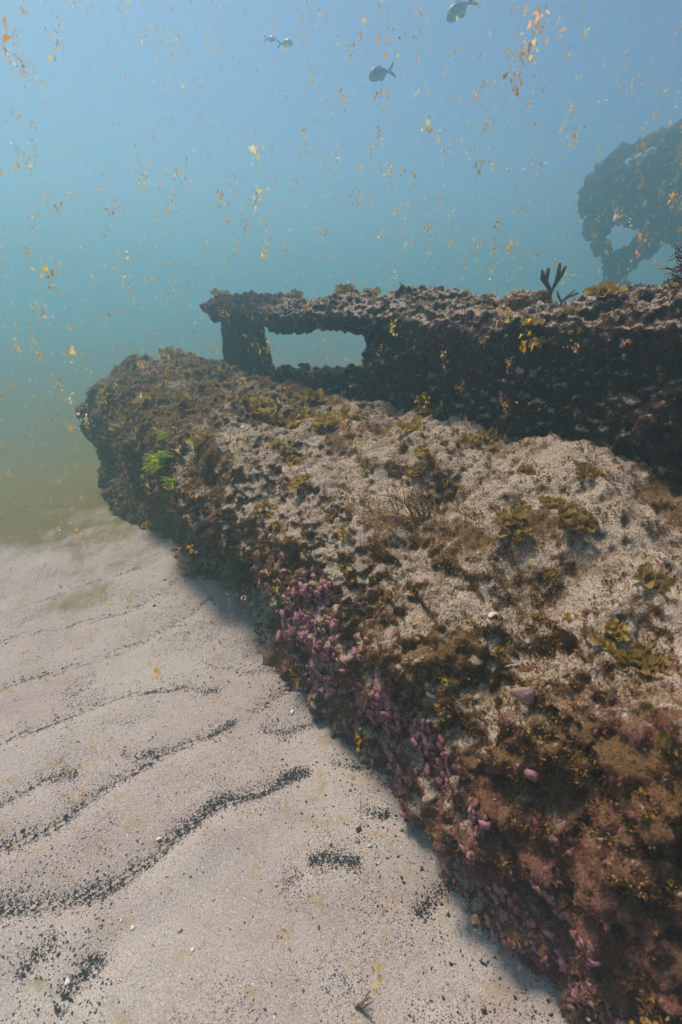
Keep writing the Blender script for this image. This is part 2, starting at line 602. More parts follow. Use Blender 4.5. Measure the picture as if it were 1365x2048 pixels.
HOLE = [(1.50, .62), (1.47, .84), (1.60, .872), (1.85, .855), (2.05, .85), (2.5, .862), (2.5, .62)]
def build_wall():
    V, F = [], []
    def add(vf):
        F.extend([tuple(i + len(V) for i in q) for q in vf[1]]); V.extend(vf[0])
    prof = [(1.150, .875), (1.135, .925), (1.19, .965), (1.29, .992), (1.40, .985), (1.43, .93), (1.40, .87)]
    rings = []
    for a in np.arange(-0.7, 2.86, 0.05):
        e = sstep(2.86, 2.72, np.array(a))
        t = 0.012 * math.sin(a * 5.1) + 0.008 * math.sin(a * 11.3)
        t += 0.015 * float(sstep(0.9, 0.2, np.array(a)))
        rings.append([W(a, n + 0.02 * math.sin(a * 3.3), .93 + (z - .93) * (0.55 + 0.45 * e) + t) for n, z in prof])
    add(loft_vf(rings))
    # plate below the rail, up to the opening
    def slab(a0, a1, z0, z1a, z1b, n0=1.175, n1=1.285):
        add(box_vf([W(a0, n0, z0), W(a1, n0, z0), W(a1, n1, z0), W(a0, n1, z0), W(a0, n0, z1a), W(a1, n0, z1b), W(a1, n1, z1b), W(a0, n1, z1a)]))
    slab(-0.7, 1.455, 0.35, 0.91, 0.91)
    slab(1.40, 1.50, 0.35, 0.80, 0.74)
    slab(1.45, 2.50, 0.35, 0.725, 0.635)
    me = remesh(V, F, 0.0055, 3)
    me = trim(me, lambda c: c[:, 2] > 0.46)
    v, n = get_vn(me)
    d = 0.024 * fbm(v, 4.2, 2, 14.0) + 0.020 * (0.3 - np.abs(gnoise(v * 10 + 25))) + 0.018 * fbm(v, 21, 2, 28.0)
    set_v(me, v + n * d[:, None])
    v, n = get_vn(me)
    d = 0.011 * fbm(v, 48, 2, 2.0) + 0.008 * (0.28 - np.abs(gnoise(v * 36 + 15)))
    set_v(me, v + n * d[:, None])
    v, n = get_vn(me)
    sed = sstep(0.30, 0.85, n[:, 2]) * (0.80 + 0.5 * fbm(v, 5, 3, 6.0)) * sstep(2.9, 1.6, v @ AX)
    attr_f(me, 'sed', np.clip(sed, -0.6, 1))
    attr_f(me, 'pink', np.clip(0.35 * sstep(0, 0.4, fbm(v, 4, 2, 3.0)), 0, 1))
    return me

def build_post():
    n0, n1 = 1.185, 1.225
    V, F = box_vf([W(2.12, n0, .50), W(2.745, n0, .50), W(2.745, n1, .50), W(2.12, n1, .50), W(2.33, n0, .92), W(2.725, n0, .92), W(2.725, n1, .92), W(2.33, n1, .92)])
    me = remesh(V, F, 0.006, 2)
    v, n = get_vn(me)
    d = 0.008 * fbm(v, 9, 2, 14.0) + 0.006 * fbm(v, 40, 2, 28.0)
    set_v(me, v + n * d[:, None])
    v, n = get_vn(me)
    attr_f(me, 'sed', np.zeros(len(v)) - 0.2)
    attr_f(me, 'pink', np.zeros(len(v)))
    return me

wreck = empty('shipwreck', W(0.6, 0.9, 0))
tag(wreck, 'overgrown sunken ship wreckage, a low hull under a tall upright side plate with an opening', 'shipwreck')
winv = Matrix.Translation(wreck.location).inverted()
def part(name, me, mat, parent=None):
    o = link(name, me, mat, parent or wreck)
    o.matrix_parent_inverse = winv if parent is None else Matrix()
    return o
HULL = part('hull', build_lower(), M_CRUST)
WALL = part('side_plate', build_wall(), M_DARK)
POST = part('support_bracket', build_post(), M_DARK)


def build_plate():
    V, F = [], []
    rings = []
    for a in np.arange(1.75, 2.95, 0.05):
        w_ = 0.008 * math.sin(a * 4)
        rings.append([W(a, .520 + w_, .17), W(a, .505 + w_, .29), W(a, .60 + w_, .29), W(a, .60 + w_, .17)])
    V, F = loft_vf(rings)
    me = remesh(V, F, 0.008, 1)
    v, n = get_vn(me)
    set_v(me, v + n * (0.014 * fbm(v, 7, 3, 1.0))[:, None])
    return me
def mat_plate():
    t = NT('bare_hull_plate')
    c = t.mix(t.noise(10, 4, .6), (0.075, 0.09, 0.10), (0.15, 0.165, 0.175))
    c = t.mix(t.ramp(t.noise(24, 5, .7, off=3), [(0.48, 0), (0.58, 1)]), c, (0.10, 0.065, 0.035))
    t.color(c)
    t.b.inputs['Roughness'].default_value = 0.7
    t.bump(t.noise(70, 4, .7), .5, .006)
    return t.m
part('hull_plate', build_plate(), mat_plate())

# ------------------------------------------------------------------ surfaces to grow things on
def bvh_of(me):
    v = np.empty(len(me.vertices) * 3, dtype=np.float32)
    me.vertices.foreach_get('co', v)
    me.calc_loop_triangles()
    t = np.empty(len(me.loop_triangles) * 3, dtype=np.int32)
    me.loop_triangles.foreach_get('vertices', t)
    return BVHTree.FromPolygons(v.reshape(-1, 3).tolist(), t.reshape(-1, 3).tolist())
BV = {'hull': bvh_of(HULL.data), 'wall': bvh_of(WALL.data), 'sand': bvh_of(SANDO.data)}
CAMV = Vector((0, 0, CAM_H))

def hit(px, py, only=None, depth=0):
    d = Vector(pdir(px, py)).normalized()
    best = None
    for k, b in BV.items():
        if only and k not in only: continue
        loc, nor, i, dist = b.ray_cast(CAMV, d)
        if loc is not None and (best is None or dist < best[2]):
            if nor.dot(d) > 0: nor = -nor
            best = (loc, nor, dist, k)
    if best is None and depth < 30:
        return hit(px, py + 4, only, depth + 1)     # just over the skyline: settle onto the crest below
    return best

# ------------------------------------------------------------------ coralline plates on the flank
def mat_coralline(name, c0, c1):
    t = NT(name)
    oi = t.t.nodes.new('ShaderNodeObjectInfo')
    n = t.noise(70, 4, 0.7)
    c = t.mix(n, c0, c1)
    c = t.mix(t.math('MULTIPLY', oi.outputs['Random'], 0.8), c, (0.15, 0.06, 0.045))
    c = t.mix(t.ramp(t.noise(220, 2, 0.6), [(0.55, 0), (0.75, 0.6)]), c, (0.60, 0.44, 0.48))
    t.color(c)
    t.b.inputs['Roughness'].default_value = 0.75
    t.bump(t.noise(260, 3, 0.7), 0.6, 0.004)
    return t.m
M_PINK = mat_coralline('pink_coralline', (0.25, 0.08, 0.095), (0.60, 0.28, 0.33))
M_RED = mat_coralline('red_coralline', (0.14, 0.042, 0.034), (0.36, 0.13, 0.115))

def plate_mesh(seed):
    """a ruffled cup-shaped crust lobe, unit radius, opening along +z"""
    r = np.random.default_rng(seed)
    nu, nv = 9, 4
    v, f = [], []
    ph = r.uniform(0, 6.28, 3)
    for j in range(nv):
        q = j / (nv - 1)
        for i in range(nu):
            t = 2 * math.pi * i / nu
            rad = (0.22 + 0.78 * q) * (1 + 0.22 * math.sin(2 * t + ph[0]) + 0.16 * math.sin(3 * t + ph[1]) + r.uniform(-.12, .12))
            z = 0.75 * (1 - q * q) - 0.45 * math.exp(-(q / .30) ** 2) + 0.14 * math.sin(3 * t + ph[2]) + r.uniform(-.12, .12)
            v.append((rad * math.cos(t), rad * math.sin(t), z))
    v.append((0, 0, 0.10 + 0.3 * r.uniform()))
    v.append((0, 0, -0.5))
    for j in range(nv - 1):
        for i in range(nu):
            i2 = (i + 1) % nu
            f.append((j * nu + i, j * nu + i2, (j + 1) * nu + i2)); f.append((j * nu + i, (j + 1) * nu + i2, (j + 1) * nu + i))
    c = len(v) - 2
    for i in range(nu):
        i2 = (i + 1) % nu
        f.append((c, i2, i))
        f.append((c + 1, (nv - 1) * nu + i, (nv - 1) * nu + i2))
    me = bpy.data.meshes.new('coralline_plate')
    me.from_pydata(v, [], f)
    me.polygons.foreach_set('use_smooth', np.ones(len(f), dtype=bool))
    return me

def frame_from(nor, spin):
    return nor.to_track_quat('Z', 'Y').to_matrix().to_4x4() @ Matrix.Rotation(spin, 4, 'Z')

def build_plates():
    v, n = get_vn(HULL.data)
    a = v @ AX; nn = v @ NX
    ok = (v[:, 2] > 0.02) & (v[:, 2] < 0.50) & (a < 1.3) & (a > -0.35) & ((n @ NX) < -0.15) & (nn < 0.80)
    idx = np.nonzero(ok)[0]
    p = v[idx]
    w = sstep(-0.05, 0.35, fbm(p, 6.5, 2, 50.0)) * sstep(0.46, 0.16, p[:, 2]) * sstep(1.10, 0.92, a[idx])
    w = (w + 0.003) * sstep(0.62, 0.3, n[idx, 2])
    pick = RNG.choice(idx, size=4200, replace=False, p=w / w.sum())
    # keep apart
    kept = []
    cell = {}
    for i in pick:
        q = tuple((v[i] / 0.0095).astype(int))
        if q in cell: continue
        cell[q] = 1
        kept.append(i)
    dist = np.linalg.norm(v[kept] - np.array([0, 0, CAM_H]), axis=1)
    kept = [k for _, k in sorted(zip(dist * RNG.uniform(0.6, 1.4, len(dist)), kept))]
    vis = []
    far = []
    meshes = [plate_mesh(i) for i in range(7)]
    for m in meshes: m.materials.append(M_PINK)
    meshes_r = [m.copy() for m in meshes]
    for m in meshes_r: m.materials[0] = M_RED
    cnt = 0
    rv, rf = [], []
    base = []
    for m in meshes[:3]:
        vv = np.empty(len(m.vertices) * 3, dtype=np.float32); m.vertices.foreach_get('co', vv)
        base.append((vv.reshape(-1, 3), np.array([list(q.vertices) for q in m.polygons])))
    off = 0
    cv = np.array([0, 0, CAM_H])
    for i in kept:
        d = v[i] - cv
        # seen in the picture: facing the camera, within the frame
        cx = d[0]; cz = d[1] * math.cos(PITCH) - d[2] * math.sin(PITCH); cyv = d[1] * math.sin(PITCH) + d[2] * math.cos(PITCH)
        inview = cz > 0.1 and abs(cx / cz) < 0.72 and abs(cyv / cz) < 1.08 and np.dot(n[i], d) < 0
        sc = min(0.012, 0.0058 * math.exp(random.gauss(0, .38))) * (0.85 + 0.35 * min(1.0, max(0.0, a[i])))
        nor = Vector(n[i]) * 0.9 + Vector(-NX) * 0.2 + Vector((random.gauss(0, .25), random.gauss(0, .25), random.gauss(0, .25) - 0.15))
        M = Matrix.Translation(Vector(v[i])) @ frame_from(nor.normalized(), random.uniform(0, 6.28)) @ Matrix.Diagonal((sc * random.uniform(.8, 1.2), sc * random.uniform(.8, 1.2), sc * random.uniform(.7, 1.2), 1))
        if inview and cnt < 300:
            red = (a[i] < 0.42) ^ (random.random() < 0.12)
            m = (meshes_r if red else meshes)[random.randrange(7)]
            o = bpy.data.objects.new('coralline_plate', m)
            COL.objects.link(o)
            o.parent = HULL
            o.matrix_local = M
            cnt += 1
        else:
            bv, bf = base[random.randrange(3)]
            mm = np.array(M)
            rv.append(bv @ mm[:3, :3].T + mm[:3, 3]); rf.append(bf + off); off += len(bv)
    if rv:
        me = mesh_np('coralline_crust', np.concatenate(rv), np.concatenate(rf))
        o = link('coralline_crust', me, M_PINK, HULL)
        o['kind'] = 'stuff'
build_plates()

# ------------------------------------------------------------------ short algal turf all over the wreck
def mat_vcol(name, trans=0.35, rough=0.7):
    t = NT(name)
    c = t.attr('col', False)
    t.color(c)
    t.b.inputs['Roughness'].default_value = rough
    t.translucent(trans, c)
    return t.m
M_TURF = mat_vcol('turf_alga', 0.25)

def scatter_turf():
    V, F, C = [], [], []
    off = 0
    for me, count, dark, near in ((HULL.data, 34000, False, False), (HULL.data, 26000, False, True), (WALL.data, 11000, True, False)):
        v, n = get_vn(me)
        a = v @ AX
        d = np.linalg.norm(v - np.array([0, 0, CAM_H]), axis=1)
        face = ((v - np.array([0, 0, CAM_H])) * n).sum(1) / d
        w = (face < 0.25) * (v[:, 2] > 0.0) / d ** 1.5
        clump = fbm(v, 13, 3, 61.0)
        up = n[:, 2]
        if not dark:
            bare = sstep(0.45, 0.9, up) * sstep(1.7, 1.1, a)
            w = w * (0.05 + sstep(-0.1, 0.45, clump) * (1 - 0.72 * bare))
            w = w * (1 + 1.3 * sstep(1.4, 2.4, a))
        else:
            w = w * (0.1 + sstep(-0.1, 0.4, clump)) * (1 + 2.0 * sstep(0.3, 0.8, up))
        if near: w = (face < 0.25) * (v[:, 2] > 0) * sstep(0.75, 0.35, a) * (0.25 + sstep(-0.2, 0.3, clump)) / d ** 2 * (1 - 0.7 * sstep(0.5, 0.8, up))
        idx = RNG.choice(len(v), size=count, replace=False, p=w / w.sum())
        P, N = v[idx], n[idx]
        k = 5
        P = np.repeat(P, k, 0); N = np.repeat(N, k, 0)
        m = len(P)
        size = np.repeat(RNG.uniform(0.003, 0.0085, len(idx)) * (1 + 0.35 * sstep(1.4, 2.6, a[idx])) * (0.62 if near else 1.0), k)
        dirv = N * 0.9 + RNG.normal(0, 0.55, (m, 3)) + np.array([0, 0, 0.25])
        dirv /= np.linalg.norm(dirv, axis=1)[:, None]
        side = np.cross(dirv, RNG.normal(0, 1, (m, 3)))
        side /= np.linalg.norm(side, axis=1)[:, None] + 1e-9
        base = P + RNG.normal(0, 0.0028, (m, 3)) - N * 0.002
        L = (size * RNG.uniform(0.6, 1.3, m))[:, None]
        wd = L * RNG.uniform(0.14, 0.36, m)[:, None]
        bend = RNG.normal(0, 0.25, (m, 3)) * L
        q = np.stack([base, base + dirv * L * 0.55 + side * wd, base + dirv * L + bend, base + dirv * L * 0.55 - side * wd], 1)
        V.append(q.reshape(-1, 3))
        F.append(np.arange(m * 4).reshape(-1, 4) + off)
        off += m * 4
        # colour by tuft
        ai = a[idx]; zi = P[::k, 2]
        pal = np.array([[.28, .15, .040], [.37, .21, .055], [.18, .105, .040], [.21, .085, .036], [.27, .11, .10], [.38, .28, .15]])
        if dark:
            pr = np.tile([.10, .10, .36, .26, .10, .08], (len(idx), 1))
            tops = sstep(0.4, 0.8, up[idx])[:, None]
            pr = pr * (1 - tops) + np.array([.30, .30, .14, .10, .02, .14]) * tops
        else:
            redm = (sstep(0.45, 0.2, zi) * sstep(1.4, 0.9, ai))[:, None]
            pr = np.array([.27, .23, .22, .14, .04, .10]) * (1 - redm) + np.array([.14, .06, .14, .36, .28, .02]) * redm
        cum = np.cumsum(pr / pr.sum(1, keepdims=True), 1)
        ch = (RNG.random(len(idx))[:, None] > cum).sum(1).clip(0, 5)
        c = pal[ch] * RNG.uniform(0.7, 1.3, (len(idx), 1))
        if dark: c *= 0.6  # side plate turf darkened as well, shade put into its colour
        C.append(np.repeat(c, k * 4, 0))
    me = mesh_np('algal_turf', np.concatenate(V), np.concatenate(F), smooth=False)
    attr_c(me, 'col', np.concatenate(C))
    o = link('algal_turf', me, M_TURF)
    tag(o, 'short brown and reddish seaweed turf coating the wreck', 'seaweed', kind='stuff')
scatter_turf()

# ------------------------------------------------------------------ black grains on the sand
def grains(name, pts, size, mat, label, cat):
    m = len(pts)
    tet = np.array([[1, 0, .1], [.1, 1, .1], [-1, 0, .1], [0, -1, .1], [.1, 0, .8]], dtype=float)
    octf = np.array([[0, 1, 4], [1, 2, 4], [2, 3, 4], [3, 0, 4]])
    th = RNG.uniform(0, 6.28, m)
    c, s = np.cos(th), np.sin(th)
    sx = size * RNG.uniform(.7, 1.5, m); sy = size * RNG.uniform(.6, 1.1, m); sz = size * RNG.uniform(.5, 1.1, m)
    base = tet[None] * (1 + RNG.normal(0, .22, (m, 5, 3))) + RNG.normal(0, .12, (m, 5, 3))
    x = base[:, :, 0] * sx[:, None]; y = base[:, :, 1] * sy[:, None]; z = base[:, :, 2] * sz[:, None]
    V = np.stack([x * c[:, None] - y * s[:, None] + pts[:, 0:1], x * s[:, None] + y * c[:, None] + pts[:, 1:2], z + pts[:, 2:3]], -1).reshape(-1, 3)
    F = (octf[None] + (np.arange(m) * 5)[:, None, None]).reshape(-1, 3)
    o = link(name, mesh_np(name, V, F, smooth=False), mat)
    tag(o, label, cat, kind='stuff')
    return o

def mat_plain(name, c0, c1, scale=120, rough=0.6, bump=0.4):
    t = NT(name)
    t.color(t.mix(t.noise(scale, 3, 0.6), c0, c1))
    t.b.inputs['Roughness'].default_value = rough
    t.bump(t.noise(scale * 2, 3, 0.6), bump, 0.003)
    return t.m
M_BLACK = mat_plain('black_mineral', (0.015, 0.013, 0.016), (0.05, 0.045, 0.05), 300)
M_SHELL = mat_plain('shell', (0.62, 0.58, 0.56), (0.80, 0.77, 0.76), 200, 0.45)
M_SHELLP = mat_plain('pink_shell', (0.55, 0.36, 0.33), (0.70, 0.54, 0.50), 160, 0.5)

def scatter_grains():
    P, Sz = [], []
    for L, wd in zip(LINES_S, LINE_W):
        ln = len(L) * 0.01
        T = np.gradient(L, axis=0); T /= np.linalg.norm(T, axis=1)[:, None] + 1e-9
        Nn = np.stack([-T[:, 1], T[:, 0]], 1)
        for spread, num, shift in ((0.0034, 9500, 0.0), (0.008, 4200, 0.002), (0.03, 1100, 0.006)):
            m = int(num * wd ** 1.4 * ln)
            i = RNG.integers(0, len(L), m)
            u = i / len(L)
            dens = 0.42 + 0.58 * sstep(-0.25, 0.25, gnoise(np.stack([u * len(L) * 0.07 + wd * 9, np.full(m, wd * 31.0), np.zeros(m)], 1)))
            dens *= sstep(0, 0.08, u) * sstep(1, 0.92, u)
            keep = RNG.random(m) < dens
            i = i[keep]
            wob = 0.012 * gnoise(np.column_stack([L[i] * 14, np.zeros(len(i))]))
            o = RNG.normal(0, spread * (0.6 + 0.5 * wd), len(i)) + shift + wob
            P.append(L[i] + Nn[i] * o[:, None] + RNG.normal(0, 0.006, (len(i), 2)))
            Sz.append(RNG.lognormal(math.log(0.00115), 0.38, len(i)))
    # loose drifts between the ripples
    m = 170000
    x = RNG.uniform(-2.2, 1.1, m); y = RNG.uniform(0.05, 2.6, m)
    p = np.stack([x, y, np.zeros(m)], 1)
    d = fbm(p, 3.2, 4, 71.0, 0.62)
    pr = 0.05 + 0.95 * sstep(0.05, 0.62, d) ** 1.6
    pr += 0.10 * sstep(1.5, 0.8, np.hypot(x, y)) * sstep(-0.3, 0.3, gnoise(p * 6 + 2))
    pr *= 1.25 - 0.45 * np.clip(np.hypot(x, y) / 2.2, 0, 1)
    k = RNG.random(m) < pr
    P.append(p[k][:, :2]); Sz.append(np.minimum(RNG.lognormal(math.log(0.00125), 0.4, k.sum()), 0.0023))
    # a scatter of coarser bits, thicker at the foot of the wreck
    m = 1500
    aa = RNG.uniform(-0.2, 1.7, m); nn = 0.50 - np.abs(RNG.normal(0, 0.10, m))
    P.append(aa[:, None] * AX[:2] + nn[:, None] * NX[:2]); Sz.append(RNG.lognormal(math.log(0.0014), 0.5, m))
    P = np.concatenate(P); Sz = np.concatenate(Sz)
    n = P @ NX[:2]; a = P @ AX[:2]
    k = (n < 0.62) & (a < 3.0)
    P, Sz = P[k], Sz[k]
    z = sand_height(P)
    grains('black_sand_grit', np.column_stack([P, z]), Sz, M_BLACK, 'loose black mineral grit drifted along the sand ripples', 'grit')
    m = 5200
    x = RNG.uniform(-2.0, 1.0, m); y = RNG.uniform(0.05, 2.2, m)
    q = np.stack([x, y], 1)
    k = (q @ NX[:2]) < 0.56
    q = q[k]
    grains('white_shell_grit', np.column_stack([q, sand_height(q)]), RNG.lognormal(math.log(0.0009), 0.4, len(q)), M_SHELL, 'crushed white shell grit sprinkled over the sand', 'grit')
scatter_grains()

# ------------------------------------------------------------------ fan-leaf seaweed
def mat_fan(name, c_in, c_out):
    t = NT(name)
    uv = t.t.nodes.new('ShaderNodeUVMap')
    sp = t.t.nodes.new('ShaderNodeSeparateXYZ')
    t.t.links.new(uv.outputs[0], sp.inputs[0])
    r = sp.outputs[0]
    oi = t.t.nodes.new('ShaderNodeObjectInfo')
    wv = t.math('SINE', t.math('ADD', t.math('MULTIPLY', r, 30.0), t.math('MULTIPLY', oi.outputs['Random'], 6.0)))
    c = t.mix(r, c_in, c_out)
    c = t.mix(t.math('MULTIPLY', t.math('ADD', t.math('MULTIPLY', wv, 0.5), 0.5), 0.22), c, (0.40, 0.32, 0.20))
    c = t.mix(t.math('MULTIPLY', oi.outputs['Random'], 0.4), c, (0.22, 0.12, 0.03))
    c = t.mix(t.ramp(r, [(0.90, 0), (0.98, 0.6)]), c, (0.42, 0.31, 0.12))
    dust = t.ramp(t.noise(170, 4, 0.75), [(0.58, 0), (0.70, 0.65)])
    c = t.mix(dust, c, (0.42, 0.34, 0.27))
    t.color(c)
    t.b.inputs['Roughness'].default_value = 0.6
    t.bump(t.noise(140, 3, 0.6), 0.4, 0.004)
    t.translucent(0.38, c)
    return t.m
M_FAN = mat_fan('fan_weed', (0.20, 0.125, 0.02), (0.62, 0.41, 0.06))
M_FANB = mat_fan('brown_fan_weed', (0.16, 0.10, 0.025), (0.46, 0.30, 0.075))

def fan_mesh(seed, mat):
    r = np.random.default_rng(seed)
    nr, nf = 5, 12
    fm = r.uniform(1.0, 2.1)
    al = r.uniform(0.5, 0.95)
    ph = r.uniform(0, 6.28, 3)
    v, uv, f = [], [], []
    for i in range(nr):
        q = i / (nr - 1)
        for j in range(nf):
            s = -1 + 2 * j / (nf - 1)
            t = s * fm
            rad = q * (1 - 0.30 * abs(s) ** 3) * (1 + 0.07 * math.sin(5 * t + ph[0]))
            a2 = al + 0.28 * q * math.sin(2.6 * t + ph[1]) + 0.12 * q * math.sin(6 * t + ph[2]) - 0.35 * max(0, q - 0.7)
            v.append((rad * math.sin(a2) * math.cos(t), rad * math.sin(a2) * math.sin(t), 0.08 + rad * math.cos(a2)))
            uv.append((q, s))
    for i in range(nr - 1):
        for j in range(nf - 1):
            f.append((i * nf + j, i * nf + j + 1, (i + 1) * nf + j + 1, (i + 1) * nf + j))
    me = bpy.data.meshes.new('blade')
    me.from_pydata(v, [], f)
    ul = me.uv_layers.new(name='UVMap')
    for p in me.polygons:
        p.use_smooth = True
        for li in p.loop_indices:
            ul.data[li].uv = uv[me.loops[li].vertex_index]
    me.materials.append(mat)
    return me
FANS = [fan_mesh(100 + i, M_FAN) for i in range(8)]
FANSB = [fan_mesh(200 + i, M_FANB) for i in range(8)]

def clump(name, px, py, wpx, nbl, label, kind=0, only=None, group=None, lift=0.0, blade=0.42, upright=0.5):
    h = hit(px, py, only)
    if h is None: return None
    loc, nor, dist, _ = h
    rad = 0.5 * wpx / 967.0 * dist * 1.03
    o = empty(name, loc - nor * 0.004 + nor * lift)
    tag(o, label, 'seaweed', group)
    up = (nor * (1 - upright) + Vector((0, 0, 1)) * upright).normalized()
    rnd = random.Random(hash((int(px), int(py))) & 0xffff)
    for b in range(nbl):
        m = (FANSB if kind else FANS)[rnd.randrange(8)]
        c = bpy.data.objects.new('blade', m)
        COL.objects.link(c)
        c.parent = o
        ang = 2 * math.pi * (b + rnd.uniform(-.3, .3)) / nbl
        rr = rad * (0.25 + 0.5 * rnd.random()) if b else 0
        t1 = up.orthogonal().normalized(); t2 = up.cross(t1)
        outv = t1 * math.cos(ang) + t2 * math.sin(ang)
        ax = (up + outv * rnd.uniform(0.0, 0.9) + Vector((rnd.gauss(0, .2), rnd.gauss(0, .2), rnd.gauss(0, .1)))).normalized()
        s = rad * blade * 2 * rnd.uniform(0.65, 1.15)
        mt = Matrix.Translation(outv * rr * 0.8) @ ax.to_track_quat('Z', 'Y').to_matrix().to_4x4() @ Matrix.Rotation(rnd.uniform(0, 6.28), 4, 'Z') @ Matrix.Diagonal((s, s, s, 1))
        c.matrix_local = mt
    return o

G1 = 'fan-leaf seaweed clumps growing on the wreck'
CL = [
    # px, py, width, blades, kind, label
    (1022, 1058, 92, 7, 1, 'cup-shaped olive fan weed on bare sandy hull before the dense ruffled clump'),
    (1045, 1018, 62, 6, 1, 'dusty fan weed directly behind the cup-shaped olive one'),
    (1105, 1010, 60, 5, 1, 'upright broad olive fan beside the dense ruffled clump'),
    (1148, 1044, 95, 11, 1, 'dense ruffled olive clump hanging over a dark hollow in the hull'),
    (1180, 955, 78, 6, 1, 'flattened brown fan weed near the foot of the dark side plate'),
    (1052, 945, 56, 5, 1, 'folded olive fan leaning on the far slope of the rounded hump'),
    (985, 880, 70, 6, 1, 'brown fan weed wedged in the gap between hump and side plate'),
    (945, 885, 62, 6, 1, 'brown fans hugging the corner where the sandy hump begins'),
    (838, 945, 62, 8, 0, 'golden curled clump right above the wiry bush'),
    (850, 912, 58, 5, 0, 'tilted golden leaf just behind the golden curled clump'),
    (822, 862, 70, 6, 0, 'tall golden fan standing at the shadow edge of the side plate'),
    (868, 830, 90, 9, 1, 'dark rusty bush of fans at the base of the side plate'),
    (738, 930, 48, 6, 0, 'small flat golden rosette on pale sand past the wiry bush'),
    (690, 838, 62, 7, 0, 'golden fan at the near end of the crest row'),
    (652, 850, 64, 7, 0, 'golden fan second in the crest row'),
    (592, 855, 84, 10, 0, 'largest golden clump in the crest row'),
    (613, 832, 48, 5, 0, 'rounded golden top behind the largest crest-row clump'),
    (528, 825, 76, 9, 0, 'shaggy golden tuft on the crest beyond the row of fans'),
    (625, 800, 70, 8, 1, 'dim brown clump in shade below the opening of the side plate'),
    (552, 888, 40, 5, 0, 'little golden button of weed on a pale ledge'),
    (573, 900, 40, 5, 0, 'low ochre rosette touching the little golden button'),
    (590, 930, 62, 7, 0, 'ochre weed patch beside the small sandy hollow'),
    (600, 968, 66, 8, 0, 'bright amber clump with a dark underside on the hull shoulder'),
    (530, 1020, 50, 6, 0, 'amber fan at the lip of the hull edge over the sand'),
    (568, 960, 34, 4, 1, 'small faded brown sprig close to the bright amber clump'),
    (668, 1030, 34, 4, 0, 'thin pale rosette on the sandy slope below the hollow'),
    (692, 1068, 44, 6, 0, 'spiky yellowish tuft on the sandy shoulder'),
    (410, 880, 62, 7, 0, 'curved ochre fan by the bright green weed'),
    (350, 868, 40, 5, 1, 'small brown fan above the bright green weed'),
    (470, 800, 50, 6, 1, 'dull brown tuft halfway along the far hull crest'),
    (370, 810, 66, 8, 1, 'broad brown mat of fans on the far hull'),
    (300, 800, 60, 7, 1, 'hazy brown tuft on the far shoulder of the hull'),
    (215, 790, 56, 6, 1, 'hazy olive tuft at the far end of the hull'),
    (250, 850, 60, 7, 1, 'drooping brown weed on the far hull flank'),
    (350, 715, 60, 7, 1, 'weed knob crowning the far hull hump'),
    (1232, 1262, 54, 7, 0, 'fuzzy golden knob at the end of the sandy groove'),
    (1215, 1290, 60, 8, 0, 'low golden cushion below the fuzzy golden knob'),
    (1290, 1330, 96, 10, 1, 'large blurred brown clump on the dark near end of the hull'),
    (1310, 1165, 76, 7, 1, 'flat brown leaves lying at the head of the sandy groove'),
    (690, 1135, 44, 6, 1, 'mossy olive tuft under the hull shoulder'),
    (1105, 1150, 38, 5, 0, 'tiny amber sprig beside the dark hollow'),
    (745, 1085, 36, 5, 1, 'brown sprig on the slope below the wiry bush'),
    (880, 1020, 34, 4, 0, 'lone amber blade by the foot of the wiry bush'),
    (940, 1235, 34, 5, 0, 'small ochre dot of weed on the lower sandy slope'),
    (1000, 1310, 40, 5, 0, 'ochre tuft above the round pale shell'),
    (895, 1350, 50, 6, 0, 'ochre weed hanging over the pink crust'),
    (1140, 1240, 36, 5, 0, 'tiny golden tuft on the crest of the lower sandy ridge'),
]
for px, py, wd, nb, kd, lab in CL:
    clump('fan_weed', px, py, wd * 0.95, int(nb * 1.8) + 2, lab, kd, ('hull', 'wall'), G1, blade=0.30)
CLW = [
    (693, 585, 58, 12, 1, 'round shaggy brown bush on the rail before the upright small one'),
    (750, 587, 38, 9, 0, 'small upright golden-brown bush on the rail'),
    (1205, 590, 74, 14, 0, 'big ruffled golden clump on the rail by the forked weed'),
    (590, 588, 46, 8, 1, 'low dark tuft on the rail above the opening'),
    (440, 592, 46, 7, 1, 'hazy tuft at the far tip of the rail'),
    (1140, 625, 50, 7, 0, 'golden fans spilling over the rail edge'),
    (1065, 650, 52, 7, 0, 'ochre fans hanging below the rail edge'),
    (1150, 668, 46, 6, 0, 'amber frill on the upper side plate'),
    (1075, 690, 50, 6, 1, 'pale brown frill low on the upper side plate'),
    (1350, 575, 40, 6, 0, 'small golden tuft on the rail under the dark red bush'),
    (610, 725, 40, 6, 1, 'dim weed knob on the sill of the opening'),
    (985, 590, 26, 4, 0, 'tiny golden tuft on the flat part of the rail'),
]
for px, py, wd, nb, kd, lab in CLW:
    clump('fan_weed', px, py, wd * 0.8, int(nb * 1.8) + 2, lab, kd, ('wall', 'hull'), G1, upright=0.85, blade=0.30)

# ------------------------------------------------------------------ tubes
def tube(path, radii, sides=6):
    path = [Vector(p) for p in path]
    v, f = [], []
    for i, p in enumerate(path):
        d = (path[min(i + 1, len(path) - 1)] - path[max(i - 1, 0)]).normalized()
        s = d.orthogonal().normalized(); t = d.cross(s)
        for k in range(sides):
            a = 2 * math.pi * k / sides
            v.append(p + (s * math.cos(a) + t * math.sin(a)) * radii[i])
    for i in range(len(path) - 1):
        for k in range(sides):
            k2 = (k + 1) % sides
            f.append((i * sides + k, i * sides + k2, (i + 1) * sides + k2, (i + 1) * sides + k))
    f.append(tuple(reversed(range(sides))))
    f.append(tuple(range((len(path) - 1) * sides, len(path) * sides)))
    return v, f

